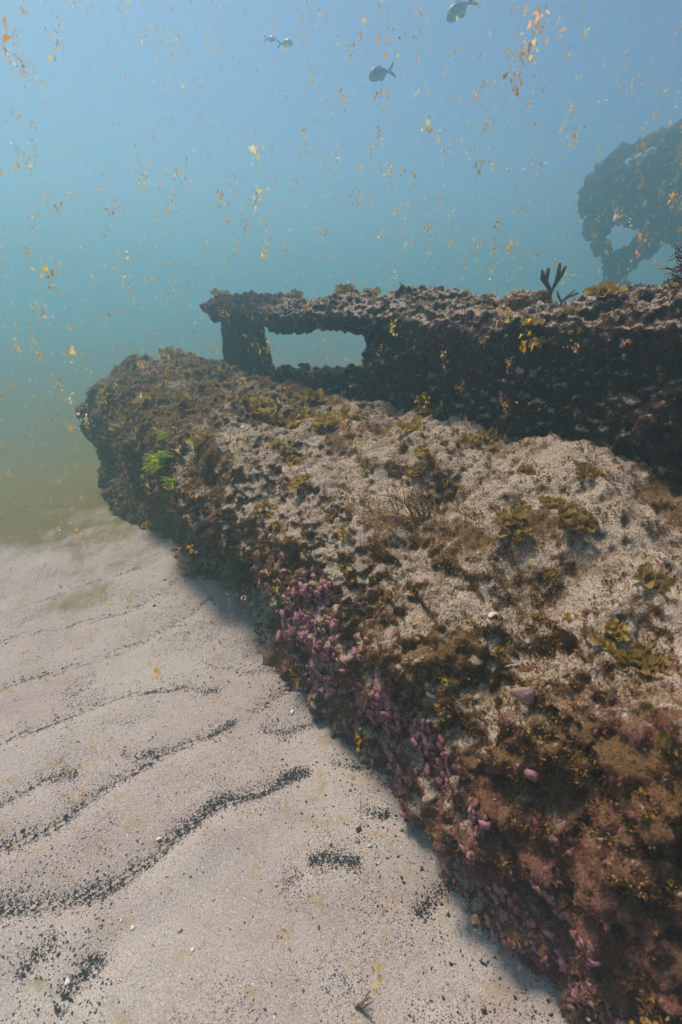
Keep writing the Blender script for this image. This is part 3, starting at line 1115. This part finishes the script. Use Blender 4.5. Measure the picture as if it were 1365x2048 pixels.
class MB:
    def __init__(self): self.v = []; self.f = []
    def add(self, vf):
        o = len(self.v)
        self.v += [tuple(p) for p in vf[0]]; self.f += [tuple(i + o for i in q) for q in vf[1]]
    def build(self, name, mat, parent=None, smooth=True):
        me = bpy.data.meshes.new(name)
        me.from_pydata(self.v, [], self.f)
        me.polygons.foreach_set('use_smooth', np.full(len(self.f), smooth))
        return link(name, me, mat, parent)

M_WIRY = mat_plain('wiry_weed', (0.13, 0.075, 0.035), (0.27, 0.17, 0.075), 150, 0.7)
M_FORK = mat_plain('forked_weed', (0.055, 0.045, 0.022), (0.12, 0.095, 0.04), 180, 0.7, 0.9)
M_MAROON = mat_plain('maroon_weed', (0.06, 0.018, 0.022), (0.17, 0.06, 0.06), 120, 0.7)

def grow(mb, rnd, p, d, length, r, depth, curl=0.25, split=0.9):
    n = 5
    pts, rad = [p.copy()], [r]
    for i in range(n):
        d = (d + Vector((rnd.gauss(0, curl), rnd.gauss(0, curl), rnd.gauss(0, curl))) * 0.4).normalized()
        p = p + d * (length / n)
        pts.append(p.copy()); rad.append(r * (1 - 0.35 * (i + 1) / n))
    mb.add(tube(pts, rad, 5))
    if depth > 0:
        for s in (-1, 1):
            nd = (d + Vector((rnd.gauss(0, split * .5), rnd.gauss(0, split * .5), rnd.gauss(0.05, split * .35)))).normalized()
            grow(mb, rnd, p, nd, length * rnd.uniform(.6, .95), r * 0.68, depth - 1, curl, split)

def wiry_bush():
    h = hit(845, 1045, ('hull',))
    loc, nor, dist, _ = h
    o = empty('wiry_bush', loc)
    tag(o, 'wiry branching brown bush of seaweed on the pale sandy hull top', 'seaweed')
    rnd = random.Random(5)
    for k in range(20):
        mb = MB()
        d = Vector((rnd.uniform(-1.0, 0.35), rnd.uniform(-.45, .5), rnd.uniform(.35, 1.0))).normalized()
        grow(mb, rnd, Vector((rnd.gauss(0, .010), rnd.gauss(0, .010), -0.004)), d, rnd.uniform(.028, .050), 0.0017, 2, 0.35, 0.75)
        mb.build('branch', M_WIRY, o)
wiry_bush()

def forked_weed(px, py, height, label, fingers, mat, seed, lean=0.0):
    h = hit(px, py, ('wall',))
    loc, nor, dist, _ = h
    o = empty('forked_weed', loc - Vector((0, 0, 0.004)))
    tag(o, label, 'seaweed')
    rnd = random.Random(seed)
    H = height / 967.0 * dist
    sm = MB()
    sm.add(tube([(0, 0, 0), (0.02 * H, 0, .18 * H), (0.05 * H, 0, .36 * H)], [.050 * H, .045 * H, .05 * H], 7))
    sm.build('stem', mat, o)
    for pts in fingers:
        mb = MB()
        pp = [Vector((x * H, rnd.uniform(-.04, .04) * H, z * H)) for x, z in pts]
        n = len(pp)
        rr = [0.05 * H] + [0.062 * H * (1 + rnd.uniform(-.15, .15)) for _ in range(n - 2)] + [0.035 * H]
        v, f = tube(pp, rr, 7)
        v = [Vector((q.x, q.y * 0.6, q.z)) + Vector((rnd.gauss(0, .012), rnd.gauss(0, .012), rnd.gauss(0, .012))) * H for q in v]
        mb.add((v, f))
        mb.build('lobe', mat, o)
forked_weed(1098, 588, 58, 'dark forked weed standing like a small hand on the rail',
            [[(0.0, .30), (-.16, .48), (-.28, .62), (-.33, .82)], [(-.16, .46), (-.17, .62), (-.16, .88)],
             [(.04, .30), (.14, .52), (.16, .80), (.15, 1.0)], [(.14, .50), (.26, .70), (.32, .92)]], M_FORK, 3)
forked_weed(1122, 590, 34, 'short rusty forked weed at the foot of the dark forked one',
            [[(0.0, .2), (.25, .45), (.55, .75)], [(0.05, .25), (.30, .42), (.75, .62)], [(0, .2), (-.22, .5), (-.30, .75)]], M_WIRY, 4)

def red_bush():
    # rises from the rail just where the picture ends
    d = pdir(1395, 575); t = 1.24 / (d @ NX)
    p = np.array([0, 0, CAM_H]) + d * t
    loc, nor, i, dist = BV['wall'].ray_cast(Vector((p[0], p[1], 1.6)), Vector((0, 0, -1)))
    o = empty('red_bush', loc - Vector((0, 0, .005)))
    tag(o, 'dark maroon bushy seaweed rising from the rail at the frame edge', 'seaweed')
    rnd = random.Random(12)
    st = MB(); st.add(tube([(0, 0, 0), (0, 0, .05)], [.012, .009], 7)); st.build('stem', M_MAROON, o)
    for k in range(60):
        mb = MB()
        d = Vector((rnd.gauss(0, .7), rnd.gauss(0, .7), rnd.uniform(.1, 1))).normalized()
        grow(mb, rnd, Vector((rnd.gauss(0, .006), rnd.gauss(0, .006), rnd.uniform(.01, .05))), d, rnd.uniform(.022, .040), 0.0026, 2, .6, 1.2)
        mb.build('branch', M_MAROON, o)
red_bush()

def mound(px, py, wpx, hpx, label):
    h = hit(px, py, ('wall',))
    loc, nor, dist, _ = h
    k = dist / 967.0
    rings = []
    v, f = [], []
    V = []
    for cx, rx, rz in ((-.12, .38, .9), (.30, .22, 1.0)):
        seg, ringn = 16, 9
        off = len(V)
        for j in range(ringn):
            ph = -math.pi / 2 + math.pi * j / (ringn - 1)
            for i in range(seg):
                th = 2 * math.pi * i / seg
                V.append(((cx + rx * math.cos(ph) * math.cos(th)) * wpx * k, rx * .8 * math.cos(ph) * math.sin(th) * wpx * k, rz * math.sin(ph) * hpx * k))
        for j in range(ringn - 1):
            for i in range(seg):
                f.append((off + j * seg + i, off + j * seg + (i + 1) % seg, off + (j + 1) * seg + (i + 1) % seg, off + (j + 1) * seg + i))
    me = remesh(V, f, 0.003, 2)
    v, n = get_vn(me)
    set_v(me, v + n * (0.006 * fbm(v, 60, 3, 3.0))[:, None])
    v, n = get_vn(me)
    attr_f(me, 'sed', sstep(0.2, 0.8, n[:, 2]) * 0.55); attr_f(me, 'pink', np.zeros(len(v)))
    o = link('crusted_lump', me, M_CRUST)
    o.location = loc
    tag(o, label, 'sponge')
mound(1050, 590, 86, 26, 'low rounded double lump crusted with silt on the rail')

# bright green weed on the far flank
def green_weed():
    t = NT('green_weed')
    c = t.mix(t.noise(60, 3, .6), (0.26, 0.44, 0.015), (0.52, 0.68, 0.04))
    t.color(c); t.b.inputs['Roughness'].default_value = 0.5
    t.translucent(0.4, (0.55, 0.72, 0.04))
    spots = [(338, 965, 13, 'lower bright green blades hanging under the main green weed'), (325, 920, 22, 'bright lime green strap weed sprouting from the far hull flank'), (326, 868, 6, 'small green sprig above the lime green strap weed')]
    rnd = random.Random(9)
    for px, py, n, lab in spots:
        h = hit(px + 14, py, ('hull',))
        loc, nor, dist, _ = h
        o = empty('green_weed', loc)
        tag(o, lab, 'seaweed')
        sc = 48 / 967 * dist * (1.0 if n > 15 else 0.6)
        for k in range(n):
            mb = MB()
            d = Vector((-1 + rnd.gauss(0, .25), -.5 + rnd.gauss(0, .3), rnd.uniform(-.25, .75))).normalized()
            p = Vector((rnd.gauss(0, .25), rnd.gauss(0, .2), rnd.gauss(0, .35))) * sc * 0.45
            pts = []
            L = sc * rnd.uniform(.5, 1.05)
            for i in range(6):
                pts.append(p.copy()); p = p + d * L / 5
                d = (d + Vector((0, 0, -.05)) + Vector((rnd.gauss(0, .06),) * 3)).normalized()
            w0 = sc * rnd.uniform(.028, .05)
            v, f = tube(pts, [w0 * .5, w0, w0, w0 * .9, w0 * .7, w0 * .25], 6)
            mb.add((v, f)); mb.build('blade', t.m, o)
green_weed()

# ------------------------------------------------------------------ fish
def mat_fish():
    t = NT('fish_skin')
    co = t.objco()
    bands = t.ramp(t.noise(11, 3, .6, co), [(0.40, 0), (0.6, 1)])
    c = t.mix(bands, (0.09, 0.105, 0.14), (0.32, 0.33, 0.30))
    t.color(c)
    t.b.inputs['Roughness'].default_value = 0.35
    t.b.inputs['Specular IOR Level'].default_value = 0.5
    return t.m
M_FISH = mat_fish()
M_FIN = mat_plain('fish_fin', (0.06, 0.07, 0.10), (0.13, 0.14, 0.18), 60, 0.5)
M_EYE = mat_plain('fish_eye', (0.01, 0.01, 0.012), (0.02, 0.02, 0.02), 60, 0.2)

def fish(px, py, dist, lpx, tilt, flip, label, depth=0.33):
    """deep-bodied fish; +x is the head"""
    L = 0.88 * lpx / 967.0 * dist
    d = pdir(px, py)
    p = Vector((0, 0, CAM_H)) + Vector(d) * dist
    o = empty('fish', p)
    tag(o, label, 'fish', 'deep-bodied fish swimming over the wreck')
    prof = [(-.30, .035, .030), (-.24, .06, .035), (-.12, .18, .055), (0.02, .27, .075), (.16, .30, .085), (.28, .285, .085), (.38, .235, .075), (.45, .16, .058), (.50, .06, .03)]
    seg = 14
    rings = []
    for x, hh, ww in prof:
        zc = 0.02 - 0.05 * max(0, x - .25) / .25
        rings.append([Vector((x * L, ww * L * math.sin(2 * math.pi * i / seg), (zc + hh * depth / .30 * math.cos(2 * math.pi * i / seg)) * L)) for i in range(seg)])
    b = MB(); b.add(loft_vf(rings)); b.build('body', M_FISH, o)
    def fin(name, pts, th=.006):
        m = MB()
        n = len(pts)
        v = [Vector((x * L, s * th * L, z * L)) for s in (-1, 1) for x, z in pts]
        f = [tuple(reversed(range(n))), tuple(range(n, 2 * n))] + [(i, (i + 1) % n, n + (i + 1) % n, n + i) for i in range(n)]
        m.add((v, f)); return m.build(name, M_FIN, o, False)
    fin('tail_fin', [(-.24, .04), (-.34, .09), (-.56, .30), (-.50, .12), (-.39, .02), (-.50, -.08), (-.56, -.26), (-.34, -.07), (-.24, -.01)])
    k = depth / .30
    fin('dorsal_fin', [(.18, .28 * k), (.06, .35 * k), (-.03, .30 * k), (-.20, .10 * k), (-.10, .12 * k), (.05, .24 * k)])
    fin('anal_fin', [(.10, -.24 * k), (.02, -.33 * k), (-.06, -.26 * k), (-.20, -.06 * k), (-.10, -.08 * k), (.02, -.20 * k)])
    for s in (-1, 1):
        e = MB()
        r = .022 * L
        rr = [[Vector((.40 * L + r * math.cos(a) * math.sin(q), s * (.058 * L + .4 * r * math.cos(q)), .01 * L + r * math.sin(a) * math.sin(q))) for a in np.linspace(0, 2 * math.pi, 9)[:-1]] for q in (0.25, .8, 1.4)]
        e.add(loft_vf(rr)); e.build('eye', M_EYE, o)
    yaw = math.pi if not flip else 0.0
    vd = math.atan2(d[0], d[1])
    o.rotation_euler = Euler((0, tilt, yaw - vd + (0.25 if not flip else -0.35)), 'XYZ')
fish(763, 147, 3.2, 60, R(14), False, 'silvery mottled fish with forked tail swimming alone below the topmost fish', 0.22)
fish(922, 18, 3.1, 72, R(30), False, 'larger grey fish heading down at the top edge of the water', 0.21)
fish(571, 87, 3.9, 36, R(0), True, 'paler of the two small distant fish, the one behind its darker partner', 0.2)
fish(541, 78, 4.0, 28, R(4), True, 'tiny bluish distant fish trailing the paler small one', 0.19)

# ------------------------------------------------------------------ far wreckage
def far_wreck():
    D = 7.2
    def Q(px, py, dd=0.0):
        d = pdir(px, py); d = d / d[1]
        return np.array([0, 0, CAM_H]) + d * (D + dd)
    blobs = [(1240, 374, 52), (1215, 390, 42), (1290, 368, 60), (1350, 352, 74), (1430, 345, 92), (1510, 370, 100), (1335, 385, 48), (1208, 420, 24), (1199, 455, 19), (1203, 490, 15), (1217, 520, 14), (1325, 440, 26), (1305, 470, 21), (1280, 495, 19), (1252, 515, 20), (1236, 540, 22), (1232, 575, 24), (1232, 615, 26), (1232, 665, 30), (1235, 720, 36), (1238, 790, 44), (1240, 870, 50), (1400, 400, 70), (1480, 430, 90), (1500, 520, 80), (1510, 610, 80), (1515, 700, 80), (1520, 800, 85), (1520, 900, 90)]
    V, F = [], []
    rnd = random.Random(3)
    for px, py, r in blobs:
        c = Q(px, py, rnd.uniform(-.12, .12)); rad = r / 967 * D * 1.02
        seg, rn = 12, 8
        off = len(V)
        for j in range(rn):
            ph = -math.pi / 2 + math.pi * j / (rn - 1)
            for i in range(seg):
                th = 2 * math.pi * i / seg
                V.append(c + rad * np.array([math.cos(ph) * math.cos(th), 1.15 * math.cos(ph) * math.sin(th), math.sin(ph)]))
        for j in range(rn - 1):
            for i in range(seg):
                F.append((off + j * seg + i, off + j * seg + (i + 1) % seg, off + (j + 1) * seg + (i + 1) % seg, off + (j + 1) * seg + i))
    me = remesh(V, F, 0.024, 3)
    v, n = get_vn(me)
    set_v(me, v + n * (0.07 * fbm(v, 3.6, 3, 3.0) + 0.05 * fbm(v, 12, 2, 9.0))[:, None])
    v, n = get_vn(me)
    attr_f(me, 'sed', np.zeros(len(v)) - .1); attr_f(me, 'pink', np.zeros(len(v)))
    o = link('wreck_fragment', me, M_DARK)
    tag(o, 'hazy dark hunk of wreckage with a hole standing behind the rail', 'wreckage')
    b = bvh_of(me)
    loc, nor, i, dist = b.ray_cast(CAMV, Vector(pdir(1283, 312)).normalized())
    if loc is not None:
        mb = MB()
        rnd = random.Random(2)
        for k in range(16):
            c = loc + Vector((rnd.uniform(-.15, .15), rnd.uniform(-.06, .06), 0)) + Vector((0, 0, rnd.uniform(-.02, .03)))
            c.z += 0.45 * (c.x - loc.x)
            rr = [[c + Vector((r * math.cos(a), r * math.sin(a), z)) for a in np.linspace(0, 2 * math.pi, 9)[:-1]] for r, z in ((.02, -.04), (.03, .0), (.02, .014), (.006, .018))]
            mb.add(loft_vf(rr))
        o = mb.build('white_sponge', mat_plain('pale_sponge', (0.30, 0.32, 0.34), (0.55, 0.56, 0.58), 30, 0.8))
        tag(o, 'whitish sponge patch on the crown of the hazy wreckage', 'sponge')
far_wreck()

# ------------------------------------------------------------------ shells and small finds
def shell_mesh(seed, curl=0.5, aspect=1.0):
    r = np.random.default_rng(seed)
    nu, nv = 10, 5
    v, f = [], []
    for s in (1, 0.88):
        for j in range(nv):
            q = j / (nv - 1)
            for i in range(nu):
                t = -1 + 2 * i / (nu - 1)
                x = t * (0.15 + 0.85 * math.sin(q * math.pi * 0.62)) * aspect
                y = q * 1.7 - .8
                z = curl * (1 - t * t) * math.sin(q * 2.4 + .2) * s + (s - .88) * .5 + 0.03 * math.sin(9 * t)
                v.append((x * s, y * s, z))
    k = nu * nv
    for j in range(nv - 1):
        for i in range(nu - 1):
            a, b, c, d = j * nu + i, j * nu + i + 1, (j + 1) * nu + i + 1, (j + 1) * nu + i
            f.append((a, b, c, d)); f.append((k + d, k + c, k + b, k + a))
    ring = [i for i in range(nu)] + [j * nu + nu - 1 for j in range(1, nv)] + [(nv - 1) * nu + i for i in range(nu - 2, -1, -1)] + [j * nu for j in range(nv - 2, 0, -1)]
    for i in range(len(ring)):
        a, b = ring[i], ring[(i + 1) % len(ring)]
        f.append((b, a, k + a, k + b))
    me = bpy.data.meshes.new('shell_fragment')
    me.from_pydata(v, [], f)
    me.polygons.foreach_set('use_smooth', np.ones(len(f), dtype=bool))
    return me

def find(name, px, py, wpx, me, mat, label, cat, only=('sand',), sink=0.25, grp=None, rot=None):
    loc, nor, dist, _ = hit(px, py, only)
    s = (0.21 if 'sand' in only else 0.5) * wpx / 967.0 * dist
    m = me.copy()
    o = link(name, m, mat)
    rnd = random.Random(px * 31 + py)
    o.matrix_world = Matrix.Translation(loc + nor * s * sink) @ frame_from(nor, rnd.uniform(0, 6.28) if rot is None else rot) @ Euler((rnd.uniform(-.4, .4), rnd.uniform(-.4, .4), 0)).to_matrix().to_4x4() @ Matrix.Diagonal((s, s, s, 1))
    tag(o, label, cat, grp)
    return o
SH = [shell_mesh(i, c, a) for i, (c, a) in enumerate([(.5, 1.0), (.8, .5), (.35, .7)])]
GS = 'shell bits lying on the sand'
for px, py, wd, k, mt, lab in [
    (741, 1693, 22, 1, M_SHELL, 'brightest white shell chip beside the amber leaf scrap on the sand'),
    (265, 1857, 17, 0, M_SHELL, 'rounded white shell chip below the thickest black ripple'),
    (243, 1841, 13, 2, M_SHELL, 'small white shell chip touching the black grit near the rounded one'),
    (360, 1862, 22, 1, M_SHELLP, 'curled pinkish shell piece on bare sand between two white chips'),
    (386, 1901, 15, 0, M_SHELL, 'white shell chip beside a sprinkle of black grit'),
    (320, 1678, 26, 1, M_SHELL, 'long white shell sliver just above the thickest black ripple'),
    (460, 1615, 14, 2, M_SHELL, 'bluish white chip lodged in the thickest black ripple'),
    (443, 1376, 12, 0, M_SHELL, 'tiny white shell at the tip of a thin black ripple line'),
    (585, 1425, 26, 2, M_SHELL, 'pale shell shards in the shallow bowl by the wreck foot'),
    (137, 1965, 20, 0, M_SHELL, 'blurred white chip beside the steep black streak in the near sand'),
    (757, 1727, 14, 2, M_SHELL, 'small pale chip at the end of the arched grit line'),
    (870, 1727, 13, 1, M_SHELL, 'thin pale sliver near the grit line by the wreck'),
]:
    find('shell_chip', px, py, wd, SH[k], mt, lab, 'shell', grp=GS)
M_OYS = mat_plain('oyster', (0.20, 0.11, 0.09), (0.44, 0.30, 0.26), 90, 0.7, 0.9)
M_AMBER = mat_plain('amber_leaf', (0.22, 0.11, 0.02), (0.36, 0.20, 0.05), 90, 0.5)
M_TWIG = mat_plain('dead_weed', (0.10, 0.06, 0.03), (0.24, 0.15, 0.09), 90, 0.7)
find('leaf_scrap', 716, 1684, 22, SH[2], M_AMBER, 'amber leaf scrap next to the brightest white shell chip', 'leaf')
find('leaf_scrap', 735, 1652, 14, SH[0], M_AMBER, 'small dark amber flake above the leaf scrap', 'leaf')
# hull finds
find('oyster_shell', 1055, 1385, 46, SH[0], M_OYS, 'large round pinkish oyster shell stuck on the hull slope', 'shell', ('hull',), 0.05, rot=2.6)
find('shell_chip', 866, 1391, 26, SH[2], M_SHELL, 'lilac white shell jutting from the pink crusted flank', 'shell', ('hull',), 0.3)
find('shell_chip', 985, 1232, 26, SH[0], M_SHELLP, 'purple-grey shell set in the lower sandy slope', 'shell', ('hull',), 0.1)
pm = bpy.data.meshes.new('pebble')
def pebble(seed):
    r = np.random.default_rng(seed)
    seg, rn = 10, 7
    rings = []
    for j in range(rn):
        ph = -math.pi / 2 + math.pi * (j + .35) / (rn - .3)
        rings.append([Vector((math.cos(ph) * math.cos(t) * (1 + .12 * math.sin(2 * t + seed)), .8 * math.cos(ph) * math.sin(t), .7 * math.sin(ph))) for t in np.linspace(0, 2 * math.pi, seg + 1)[:-1]])
    b = MB(); b.add(loft_vf(rings))
    me = bpy.data.meshes.new('pebble'); me.from_pydata(b.v, [], b.f)
    me.polygons.foreach_set('use_smooth', np.ones(len(b.f), dtype=bool))
    return me
PB = [pebble(i) for i in range(3)]
M_PEB = mat_plain('grey_pebble', (0.07, 0.065, 0.06), (0.16, 0.15, 0.14), 90, 0.7)
for px, py, wd, lab in [(991, 1113, 13, 'smooth grey pebble alone on the pale hull sand'), (934, 1117, 9, 'smaller dark pebble of the close pair on the hull sand'), (942, 1122, 8, 'tiniest dark pebble touching its twin on the hull sand'), (1007, 1192, 12, 'brown pebble on the lower hull slope')]:
    find('pebble', px, py, wd, PB[px % 3], M_PEB, lab, 'pebble', ('hull',), 0.35, 'pebbles on the hull')
for px, py, wd, lab in [(46, 1662, 15, 'lone black pebble above the black ripple at the sand edge'), (605, 1628, 9, 'lone black pebble below the wide end of the thickest ripple'), (640, 1855, 13, 'largest black pebble in the open near sand')]:
    find('pebble', px, py, wd, PB[px % 3], M_BLACK, lab, 'pebble', ('sand',), 0.35, 'pebbles on the sand')

def worm():
    loc, nor, dist, _ = hit(820, 1155, ('hull',))
    k = dist / 967
    M = Matrix.Translation(loc + nor * 0.002) @ frame_from(nor, 0.3)
    pts = [M @ Vector((8 * k * (1 - .07 * i) * math.cos(i * .62), 9 * k * (1 - .05 * i) * math.sin(i * .62), (1 + .25 * i) * k)) for i in range(13)]
    mb = MB(); mb.add(tube(pts, [1.3 * k] * 12 + [.6 * k], 6))
    o = mb.build('worm_tube', M_SHELLP)
    tag(o, 'curled pale worm tube on the hull shoulder', 'worm tube')
worm()

def strands():
    # thin pale fronds hanging on the near flank, and a dead sprig on the sand
    for (px, py, L, dx, dz, lab, mt, on) in [
        (1010, 1330, 34, .8, .6, 'slim pale frond poking up beside the round oyster shell', M_SHELLP, 'hull'),
        (1030, 1640, 60, .2, -1, 'thin pale stringy strand hanging down the near flank', M_SHELLP, 'hull'),
        (710, 2016, 30, .5, .5, 'dead brown weed sprig lying at the bottom of the sand', M_TWIG, 'sand')]:
        loc, nor, dist, _ = hit(px, py, (on,))
        k = dist / 967
        o = empty('weed_strand', loc)
        tag(o, lab, 'seaweed')
        rnd = random.Random(px)
        for q in range(1 if on == 'hull' else 4):
            p = nor * 0.003
            d = Vector((dx + rnd.gauss(0, .3), rnd.gauss(-.1, .2), dz + rnd.gauss(0, .2))).normalized()
            if on == 'sand': d.z = abs(d.z) * .5
            pts = []
            for i in range(7):
                pts.append(Vector(p)); p = Vector(p) + d * L * k / 6
                d = (d + Vector((rnd.gauss(0, .2), rnd.gauss(0, .2), rnd.gauss(0, .1)))).normalized()
            mb = MB(); mb.add(tube(pts, [1.6 * k, 1.8 * k, 1.7 * k, 1.5 * k, 1.4 * k, 1.2 * k, .5 * k], 6)); mb.build('frond', mt, o)
strands()

# ------------------------------------------------------------------ marine snow
def snow(name, num, lo, hi, med, sig, pal, label, seed, faces=6, trans=0.5, alpha=1.0, dmin=0.2):
    r = np.random.default_rng(seed)
    t = NT(name)
    c = t.attr('col', False)
    t.color(c)
    t.translucent(trans, c)
    if alpha < 1:
        tp = t.t.nodes.new('ShaderNodeBsdfTransparent')
        mx = t.t.nodes.new('ShaderNodeMixShader')
        mx.inputs[0].default_value = alpha
        src = t.out.inputs['Surface'].links[0].from_socket
        t.t.links.new(tp.outputs[0], mx.inputs[1]); t.t.links.new(src, mx.inputs[2]); t.t.links.new(mx.outputs[0], t.out.inputs['Surface'])
    m0 = int(num * 4)
    P = np.stack([r.uniform(lo[i], hi[i], m0) for i in range(3)], 1)
    d = np.linalg.norm(P - np.array([0, 0, CAM_H]), axis=1)
    a = P @ AX; n = P @ NX
    z_ok = P[:, 2] > 0.06
    inhull = (n > 0.36) & (n < 1.5) & (P[:, 2] < 0.74) & (a < 3.4)
    inwall = (n > 1.08) & (n < 1.5) & (P[:, 2] < 1.06) & (a < 2.95)
    cl = sstep(-0.3, 0.4, gnoise(P * 2.6 + seed) + 0.5 * gnoise(P * 7.0 + seed))
    ok = (d > dmin) & z_ok & ~inhull & ~inwall & (r.random(m0) < 0.2 + 0.8 * cl)
    P = P[ok][:num]
    m = len(P)
    s = med * np.exp(np.clip(r.normal(0, sig, m), -1.6, 1.9))
    el = np.array([0.8, 0.8, 1.3])
    ctr = np.repeat(P, faces, 0) + r.normal(0, 1, (m * faces, 3)) * r.uniform(.3, 1.15, (m * faces, 1)) * np.repeat(s, faces)[:, None] * el * 0.8
    ss = np.repeat(s, faces) * r.uniform(.25, .8, m * faces) * min(1.0, (6.0 / faces) ** 0.55)
    tri = ctr[:, None, :] + r.normal(0, 1, (m * faces, 3, 3)) * ss[:, None, None] * el * 0.75
    V = tri.reshape(-1, 3)
    F = np.arange(len(V)).reshape(-1, 3)
    me = mesh_np(name, V, F, smooth=False)
    pal = np.array(pal)
    col = pal[r.integers(0, len(pal), m)] * r.uniform(.75, 1.15, (m, 1))
    attr_c(me, 'col', np.repeat(np.clip(col, 0, 0.95), faces * 3, 0))
    o = link(name, me, t.m)
    tag(o, label, 'particles', kind='stuff')
GOLD = [(.95, .62, .12), (.9, .7, .4), (.95, .50, .05), (.95, .46, .26), (.88, .64, .22), (.95, .56, .06), (.80, .40, .08)]
PALE = [(.85, .80, .65), (.8, .7, .45), (.9, .88, .85), (.75, .6, .35)]
snow('marine_snow', 17000, (-2.6, -0.1, 0.1), (2.2, 3.2, 2.7), 0.0054, 0.5, GOLD, 'gold, orange and pinkish flecks of marine snow drifting in the water', 5, 26, 0.6, 0.95, 0.62)
snow('fine_marine_snow', 16000, (-2.6, -0.1, 0.1), (2.2, 3.2, 2.7), 0.0018, 0.4, GOLD + PALE, 'fine golden dust of marine snow in the water', 15, 5, 0.5, 0.9, 0.4)
snow('near_marine_snow', 2600, (-0.8, 0.10, 0.5), (0.8, 0.9, 1.9), 0.0016, 0.5, GOLD, 'larger soft orange flakes of marine snow close by', 8, 26, 0.6, 0.45, 0.24)
snow('pale_marine_snow', 26000, (-2.4, -0.1, 0.05), (2.0, 3.0, 2.2), 0.0008, 0.4, PALE, 'fine pale specks suspended in the water', 6, 3, 0.5, 1.0, 0.4)

# ------------------------------------------------------------------ haze: the sea water
def build_haze():
    v, f = box_vf([(-64, -64, -2.6), (64, -64, -2.6), (64, 64, -2.6), (-64, 64, -2.6), (-64, -64, 3.2), (64, -64, 3.2), (64, 64, 3.2), (-64, 64, 3.2)])
    me = bpy.data.meshes.new('haze')
    me.from_pydata(v, [], f)
    m = bpy.data.materials.new('sea_water')
    m.use_nodes = True
    t = m.node_tree
    t.nodes.remove(t.nodes['Principled BSDF'])
    pv = t.nodes.new('ShaderNodeVolumePrincipled')
    pv.inputs['Color'].default_value = (0.43, 0.715, 0.80, 1)
    pv.inputs['Density'].default_value = 0.13
    pv.inputs['Anisotropy'].default_value = 0.72
    t.links.new(pv.outputs[0], t.nodes['Material Output'].inputs['Volume'])
    o = link('haze', me, m)
    tag(o, 'blue green sea water thick with suspended silt', 'water', kind='stuff')
build_haze()
